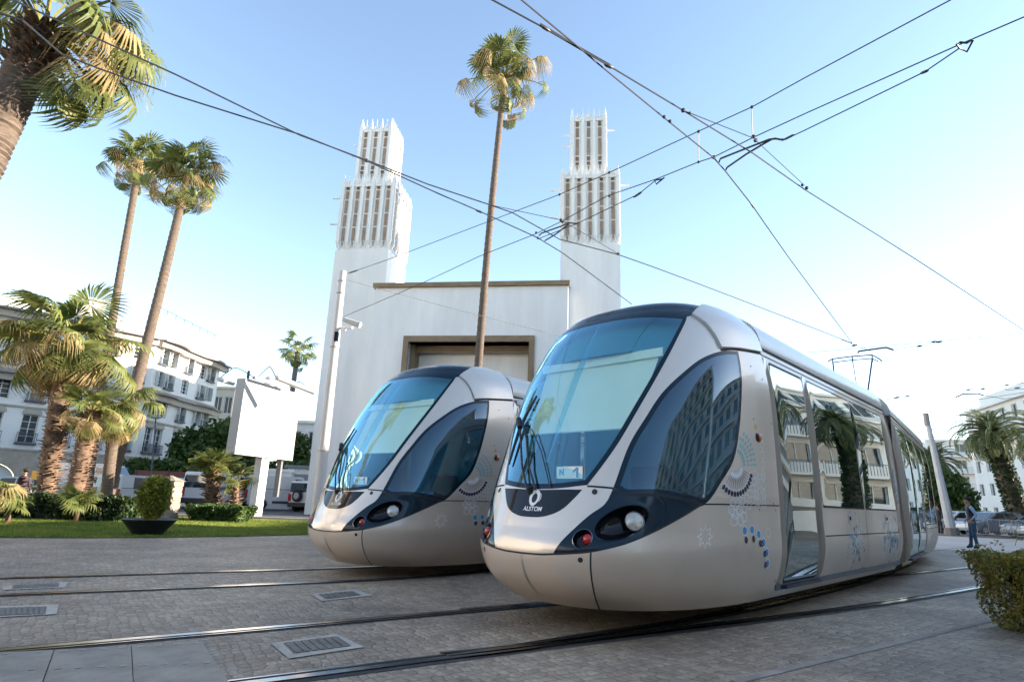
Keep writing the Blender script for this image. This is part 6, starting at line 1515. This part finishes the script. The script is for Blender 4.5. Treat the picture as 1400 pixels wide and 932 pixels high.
# ---- vehicles
M_tyre = mat('tyre', (.015,.015,.016), rough=.85); M_rim = mat('wheel_rim', (.42,.42,.44), rough=.35, metal=.6)
M_cg = mat('car_glass', (.012,.022,.028), rough=.03, spec=1.0, coat=.6)
M_tail = mat('car_tail_lamp', (.40,.015,.015), rough=.2); M_headl = mat('car_head_lamp', (.6,.62,.64), rough=.15, metal=.4)
M_bump = mat('car_bumper_plastic', (.03,.03,.032), rough=.6)
def vehicle(nm, label, cat, x, y, ang, L_, Wd, Hh, kind, paint, group=None, spare=False, gz=0.0):
    """x forward; lower body + greenhouse lofted over the width with rounded shoulders"""
    t = thing(nm, label, cat, (x, y, gz), group); t.rotation_euler = (0, 0, ang)
    if kind == 'van':
        low = [(-.5,.16),(-.5,.52),(.30,.52),(.44,.47),(.5,.40),(.5,.16)]; gh = [(-.5,.515),(-.492,.97),(-.47,1.0),(.14,1.0),(.20,.985),(.37,.52)]
        side = [[(.10,.56),(.30,.56),(.185,.90),(.10,.92)]]; fr = ((.355,.55),(.215,.95)); bk = [((-.503,.58),(-.497,.90))]; wx = (-.30, .33); wr = .155*Hh
    elif kind == 'small_van':
        low = [(-.5,.18),(-.5,.55),(.26,.55),(.46,.48),(.5,.40),(.5,.18)]; gh = [(-.5,.54),(-.485,.96),(-.46,1.0),(.05,1.0),(.10,.985),(.31,.55)]
        side = [[(-.10,.59),(.22,.59),(.065,.92),(-.10,.93)],[(-.30,.59),(-.13,.59),(-.13,.93),(-.30,.93)]]; fr = ((.29,.57),(.115,.95)); bk = [((-.503,.60),(-.49,.92))]; wx = (-.31, .31); wr = .165*Hh
    elif kind == 'jeep':
        low = [(-.5,.26),(-.5,.58),(.20,.58),(.48,.56),(.5,.50),(.5,.26)]; gh = [(-.5,.575),(-.495,.97),(-.47,1.0),(.10,1.0),(.13,.98),(.20,.58)]
        side = [[(-.12,.62),(.13,.62),(.10,.92),(-.12,.93)],[(-.44,.62),(-.15,.62),(-.15,.93),(-.44,.93)]]; fr = ((.195,.60),(.135,.95)); bk = [((-.503,.64),(-.5,.93))]; wx = (-.30, .33); wr = .20*Hh
    else:
        low = [(-.5,.20),(-.505,.42),(-.48,.60),(.20,.60),(.42,.53),(.49,.45),(.5,.20)]; gh = [(-.485,.59),(-.40,.92),(-.30,.985),(-.10,1.0),(.04,.97),(.26,.595)]
        side = [[(-.07,.63),(.19,.63),(.03,.91),(-.07,.94)],[(-.34,.63),(-.09,.63),(-.09,.945),(-.26,.935)]]; fr = ((.245,.62),(.06,.94)); bk = [((-.475,.64),(-.41,.88))]; wx = (-.30, .31); wr = .215*Hh
    def loft(prof, tum):
        b = MB(); n = len(prof); st = [(-1.0,.94,0),(-.965,.985,.6),(-.90,1,1),(.90,1,1),(.965,.985,.6),(1.0,.94,0)]
        cx = sum(p[0] for p in prof)/n; cz = sum(p[1] for p in prof)/n; V = []
        for yy, k, _ in st:
            for px, pz in prof:
                w_ = 1-tum*max(0, pz-.5)/.5
                V.append(((cx+(px-cx)*k)*L_, yy*Wd/2*w_, (cz+(pz-cz)*k)*Hh))
        f = [(i*n+j, i*n+(j+1) % n, (i+1)*n+(j+1) % n, (i+1)*n+j) for i in range(len(st)-1) for j in range(n)]+[tuple(range(n)), tuple((len(st)-1)*n+j for j in range(n))[::-1]]
        b.arr(V, f); return b
    tum = .06 if kind in ('van', 'jeep', 'small_van') else .20
    b = loft(low, 0.0); b.v += []; g_ = loft(gh, tum); b.arr(g_.v, g_.f); OFF_ = OFF[t.name]; OFF[t.name] = Vector((0,0,0))
    bo = b.build('body', paint, t, bevel=.02)
    for sg in (1, -1):
        for P_ in side:
            b = MB(); V = [(px*L_, sg*(Wd/2*(1-tum*max(0, pz-.5)/.5)+.004), pz*Hh) for px, pz in P_]; b.prism(V, (0, -sg*.01, 0)); b.build('side_window', M_cg, t)
    for (a_, c_), off in ((fr, .02),)+tuple((q, -.02) for q in bk):
        w0 = Wd/2*(1-tum*max(0, a_[1]-.5)/.5)*.88; w1 = Wd/2*(1-tum*max(0, c_[1]-.5)/.5)*.86
        b = MB(); b.prism([(a_[0]*L_+off, -w0, a_[1]*Hh), (a_[0]*L_+off, w0, a_[1]*Hh), (c_[0]*L_+off, w1, c_[1]*Hh+.01), (c_[0]*L_+off, -w1, c_[1]*Hh+.01)], (-off*.3, 0, 0)); b.build('windscreen' if off > 0 else 'rear_window', M_cg, t)
    for wx_ in wx:
        for sg in (1, -1):
            b = MB(); b.tube([(wx_*L_, sg*(Wd/2-.20), wr), (wx_*L_, sg*(Wd/2+.012), wr)], wr, 22); w_ = b.build('wheel', M_tyre, t, bevel=.02)
            b = MB(); b.tube([(wx_*L_, sg*(Wd/2-.1), wr), (wx_*L_, sg*(Wd/2+.020), wr)], [wr*.62, wr*.56], 14); b.build('rim', M_rim, w_)
            b = MB(); a = np.linspace(R(-10), R(190), 16); b.arr([(wx_*L_+math.cos(q)*wr*k, sg*(Wd/2+.006), wr+math.sin(q)*wr*k) for k in (1.02, 1.14) for q in a], [(i, i+1, 17+i, 16+i) for i in range(15)]); b.build('wheel_arch', M_bump, t)
    b = MB(); b.box(-.512*L_, -.47*L_, -Wd*.49, Wd*.49, .16*Hh, .30*Hh); b.build('rear_bumper', M_bump if kind != 'hatch' else paint, t, bevel=.03)
    b = MB(); b.box(.47*L_, .512*L_, -Wd*.48, Wd*.48, .16*Hh, .30*Hh); b.build('front_bumper', M_bump if kind != 'hatch' else paint, t, bevel=.03)
    for sg in (1, -1):
        z0, z1 = (.34, .58) if kind != 'hatch' else (.50, .62)
        b = MB(); b.box(-.511*L_, -.485*L_, min(sg*Wd*.36, sg*Wd*.495), max(sg*Wd*.36, sg*Wd*.495), z0*Hh, z1*Hh); b.build('tail_lamp', M_tail, t, bevel=.02)
        b = MB(); b.box(.46*L_, .506*L_, min(sg*Wd*.30, sg*Wd*.485), max(sg*Wd*.30, sg*Wd*.485), .38*Hh, .46*Hh); b.build('headlight', M_headl, t, bevel=.02)
        mx = fr[0][0]*L_-.25; b = MB(); b.box(mx-.06, mx+.06, min(sg*Wd*.5, sg*(Wd*.5+.16)), max(sg*Wd*.5, sg*(Wd*.5+.16)), .58*Hh, .58*Hh+.14); b.build('wing_mirror', M_bump, t, bevel=.02)
        b = MB(); b.box(-.05*L_, -.05*L_+.008, sg*Wd*.5-.004, sg*Wd*.5+.003, .24*Hh, .54*Hh); b.build('door_seam', M_rub, t)
    if kind in ('van', 'small_van'):
        for sg in (1, -1):
            b = MB(); b.box(-.46*L_, .20*L_, sg*Wd*.5-.005, sg*Wd*.5+.006, .60*Hh, .615*Hh); b.build('door_rail', M_rub, t)
            b = MB(); b.box(-.17*L_, .18*L_, sg*Wd*.5-.005, sg*Wd*.5+.012, .20*Hh, .27*Hh); b.build('side_trim', M_bump, t)
            b = MB(); b.box(.03*L_, .06*L_, sg*Wd*.5-.005, sg*Wd*.5+.03, .48*Hh, .52*Hh); b.build('door_handle', M_rub, t)
    if spare:
        b = MB(); b.tube([(-.515*L_, 0, .52*Hh), (-.555*L_, 0, .52*Hh)], wr*.98, 20); w_ = b.build('spare_wheel', M_tyre, t, bevel=.03); b = MB(); b.tube([(-.55*L_, 0, .52*Hh), (-.562*L_, 0, .52*Hh)], wr*.55, 14); b.build('rim', M_rim, w_)
    OFF[t.name] = OFF_
    return t
P_wh = mat('white_car_paint', (.58,.60,.62), rough=.3, coat=.8); P_lb = mat('pale_blue_car_paint', (.34,.44,.52), rough=.3, coat=.8); P_gr = mat('blue_grey_car_paint', (.16,.22,.28), rough=.25, metal=.4, coat=.8)
P_red = mat('dark_red_car_paint', (.10,.01,.012), rough=.3, coat=.8)
g1 = 'vehicles parked along the road at the left'
def ground_at(px, py): p = gnd(px, py); return p.x, p.y
x, y = at(374,700,40.0).x, 40.0
vehicle('delivery_van', 'tall white delivery van seen from the side behind the billboard post', 'van', x+.2, y+.8, R(30), 4.8, 1.9, 2.15, 'van', P_wh, g1)
vehicle('delivery_van', 'white van seen from behind between the stone pillar and the billboard post, red tail lamps', 'van', at(297,700,38.5).x, 38.5, R(82), 4.9, 1.9, 2.15, 'van', P_wh, g1)
x = at(253,700,39).x; vehicle('small_van', 'small pale blue-white van with black side windows just right of the stone pillar', 'car', x-.5, 39, R(-4), 4.1, 1.75, 1.80, 'small_van', mat('bluish_white_paint', (.52,.60,.66), rough=.3, coat=.8), g1)
x = at(417,700,39).x; vehicle('off_roader', 'white boxy off-roader with a spare wheel on its rear door beside the church', 'off-roader', x+.5, 40.0, R(66), 3.8, 1.65, 1.85, 'jeep', P_wh, g1, True)
x = at(117,690,34).x; vehicle('minibus', 'white minibus with dark windows between the second and third palm trunks', 'van', x+.2, 34, R(3), 5.0, 1.9, 2.3, 'van', P_wh, g1)
vn = vehicle('taxi', 'white car with greenish windows just right of the third palm trunk', 'car', at(172,690,34.5).x+.6, 34.5, R(75), 4.2, 1.75, 1.75, 'small_van', P_wh, g1)
x = at(44,690,32).x; vehicle('parked_car', 'pale blue car mostly hidden by the hedge, near the left edge', 'car', x-.2, 32, R(0), 4.2, 1.7, 1.45, 'hatch', P_lb, g1)
g2 = 'cars parked along the street at the right'
vehicle('parked_car', 'blue-grey hatchback behind the railing at the right', 'car', at(1366,728,40).x, 40.6, R(187), 4.2, 1.75, 1.5, 'hatch', P_gr, g2)
vehicle('parked_car', 'white car behind the standing man and the concrete pole', 'car', at(1312,727,44).x, 44.4, R(187), 4.2, 1.75, 1.5, 'hatch', P_wh, g2)
vehicle('parked_car', 'dark blue-grey car cut off by the right edge of the photo', 'car', at(1420,728,38).x, 37.6, R(187), 4.2, 1.75, 1.5, 'hatch', P_gr, g2)
# railing before the right-hand cars
t = thing('railing', 'pale thin-barred railing along the pavement before the parked cars at the right', 'railing', (30,36,0))
a_, c_ = Vector((at(1322,731,39.5).x, 39.5, 0)), Vector((at(1440,731,35.5).x, 35.5, 0)); b = MB(); n = 56
for i in range(n+1):
    p = a_.lerp(c_, i/n); b.tube([p+Vector((0,0,.08)), p+Vector((0,0,1.0))], .008 if i % 8 else .022, 5)
b.tube([a_+Vector((0,0,1.0)), c_+Vector((0,0,1.0))], .018, 6); b.tube([a_+Vector((0,0,.1)), c_+Vector((0,0,.1))], .02, 6)
b.build('bars', mat('railing_grey2', (.26,.29,.32), rough=.5), t)
box_hedge('low dark hedge behind the cars at the right', at(1310,715,48).x, at(1440,715,48).x, 47.6, 48.6, 0, 1.5, 3000, .14, L_hedge, M_core, 87)

# ---- people: one skinned skeleton each
def person(label, loc, ang, height, lean, arms, feet, head_turn, cols, hair_c, scale=1.0, group=None):
    """cols: (skin, top, trousers, shoes[, vest]); body grown by a skin modifier from joints"""
    J = {}; E_ = []
    def j(n_, p, r_, par=None): J[n_] = (p, r_); 
    pts = []; rad = []; idx = {}; ed = []
    def add(n_, p, r_, par=None):
        idx[n_] = len(pts); pts.append(p); rad.append(r_)
        if par: ed.append((idx[par], idx[n_]))
    ly, lx = lean
    add('pelvis', (0,0,.93), (.155,.115)); add('waist', (lx*.3,ly*.3,1.08), (.145,.105), 'pelvis'); add('chest', (lx*.7,ly*.7,1.30), (.165,.12), 'waist'); add('neck0', (lx,ly,1.45), (.085,.075), 'chest'); add('neck', (lx*1.05,ly*1.1,1.52), (.055,.055), 'neck0')
    add('head0', (lx*1.05,ly*1.2+.01,1.60), (.075,.085), 'neck'); add('head1', (lx*1.05,ly*1.2+.02,1.68), (.082,.098), 'head0'); add('head2', (lx*1.05,ly*1.2+.01,1.745), (.06,.07), 'head1')
    add('nose', (lx*1.05+math.sin(head_turn)*.095, ly*1.2+.02+math.cos(head_turn)*.105, 1.645), (.016,.016), 'head0')
    for s_, (el, ha) in zip((-1, 1), arms):
        k = 'l' if s_ < 0 else 'r'
        add('sh'+k, (lx+s_*.185, ly, 1.42), (.068,.068), 'neck0'); add('el'+k, el, (.046,.046), 'sh'+k); add('wr'+k, ha, (.030,.030), 'el'+k)
        e_ = np.array(el); h_ = np.array(ha); d = (h_-e_)/np.linalg.norm(h_-e_); sd = np.cross(d, (0,1,.2)); sd /= np.linalg.norm(sd)
        add('pm'+k, tuple(h_+d*.07), (.030,.020), 'wr'+k)
        for q in range(4): o = h_+d*.075+sd*(-.027+.018*q); add('f%d%s' % (q, k), tuple(o+d*.045+sd*(-.004+.003*q)), (.0085,.0085), 'pm'+k); add('g%d%s' % (q, k), tuple(o+d*(.075-.006*abs(q-1))+np.array([0,.012,0])), (.0075,.0075), 'f%d%s' % (q, k))
        add('t%s' % k, tuple(h_+d*.05+sd*-.045), (.010,.010), 'wr'+k)
    for s_, (kn, an) in zip((-1, 1), feet):
        k = 'l' if s_ < 0 else 'r'
        add('hp'+k, (s_*.095, 0, .88), (.105,.105), 'pelvis'); add('kn'+k, kn, (.068,.072), 'hp'+k); add('an'+k, an, (.050,.052), 'kn'+k); add('to'+k, (an[0]+.02*s_, an[1]+.15, .035), (.042,.032), 'an'+k); add('he'+k, (an[0], an[1]-.05, .045), (.04,.035), 'an'+k)
    me = bpy.data.meshes.new('person'); me.from_pydata(pts, ed, []); tmp = bpy.data.objects.new('person', me); COL.objects.link(tmp)
    tmp.modifiers.new('skin', 'SKIN'); tmp.modifiers.new('sub', 'SUBSURF').levels = 2
    if not me.skin_vertices: me.attributes
    sv = me.skin_vertices[0].data if len(me.skin_vertices) else None
    if sv is None:
        bm = bmesh.new(); bm.from_mesh(me); bm.verts.layers.skin.verify(); bm.to_mesh(me); bm.free(); sv = me.skin_vertices[0].data
    for i, r_ in enumerate(rad): sv[i].radius = r_; sv[i].use_root = (i == 0)
    dg = bpy.context.evaluated_depsgraph_get(); m2 = bpy.data.meshes.new_from_object(tmp.evaluated_get(dg)); bpy.data.objects.remove(tmp)
    m2.materials.clear()
    for c_ in cols: m2.materials.append(c_)
    m2.polygons.foreach_set('use_smooth', [True]*len(m2.polygons))
    hands = [np.array(a[1]) for a in arms]
    for p in m2.polygons:
        c_ = np.array(p.center); z = c_[2]
        hd_ = min(np.linalg.norm(c_-h_-np.array([0,0,-.06])) for h_ in hands) < .095
        body_x = abs(c_[0]-lx*(z-.93)/.5) < .185
        mi = 0 if (z > 1.50 or hd_) else (3 if z < .075 else (2 if z < .97 and body_x and not hd_ else 1))
        if mi == 1 and len(cols) > 4 and abs(c_[0]-lx*(z-.9)/.5) < .17 and z > .95: mi = 4
        if z < .9 and not hd_ and abs(c_[0]) > .24: mi = 1
        p.material_index = mi
    t = thing('person', label, 'person', loc, group); k = height/1.79
    t.rotation_euler = (0, 0, ang); t.scale = (k, k, k); OFF[t.name] = Vector((0,0,0))
    o = bpy.data.objects.new('body', m2); COL.objects.link(o); o.parent = t
    b = MB(); b.ball((lx*1.05, ly*1.2-.008, 1.712), .114, 14, (.92, 1.08, .90)); b.v = [(p[0], p[1], max(p[2], 1.655 if p[1] < ly*1.2+.03 else 1.72)) for p in b.v]; b.build('hair', hair_c, t, smooth=180)
    return t
M_skin = mat('skin', (.30,.17,.11), rough=.6); M_hair = mat('dark_hair', (.010,.008,.008), rough=.8); M_jean = mat('blue_jeans', (.025,.07,.12), rough=.85, var=.25, vscale=6); M_shoe = mat('dark_shoes', (.02,.018,.016), rough=.6)
M_vest = mat('navy_vest', (.012,.018,.035), rough=.7); M_shirt = mat('pale_blue_shirt', (.30,.38,.50), rough=.8); M_blk = mat('black_clothes', (.014,.015,.018), rough=.85); M_wine = mat('dark_wine_coat', (.05,.025,.03), rough=.85)
pm = gnd(1334,746.5); Y = 22.6; q = at(1334,746,Y)
person('man in navy vest, pale blue shirt and jeans standing on the plaza, looking left', (q.x, Y, max(0, q.z)*0), R(75), 1.80, (.03,.0), (((-.29,-.06,1.17),(-.20,.10,.99)),((.29,-.06,1.17),(.20,.10,.99))), (((-.10,.03,.50),(-.10,-.02,.08)),((.10,.05,.50),(.12,.10,.08))), 0.2, [M_skin, M_shirt, M_jean, M_shoe, M_vest], M_hair)
Y = 40.2; q = at(1287,728,Y)
person('person in black standing behind the concrete pole', (q.x, Y, 0), R(100), 1.78, (.0,.0), (((-.27,-.02,1.14),(-.28,.08,.90)),((.27,-.02,1.14),(.28,.08,.90))), (((-.10,.02,.50),(-.10,.0,.08)),((.10,.02,.50),(.11,.02,.08))), 0.0, [M_skin, M_blk, M_blk, M_shoe], M_hair)
Y = 23.0; q = at(28,680,Y)
person('dark-haired woman in a dark wine coat walking behind the hedge at the left', (q.x, Y, 0), R(80), 1.66, (.04,.0), (((-.27,-.05,1.14),(-.24,.14,.94)),((.27,.04,1.14),(.26,-.12,.92))), (((-.09,.12,.50),(-.10,.15,.08)),((.09,-.04,.50),(.10,-.24,.10))), 0.0, [M_skin, M_wine, M_blk, M_shoe], mat('brown_hair', (.02,.012,.008), rough=.8))
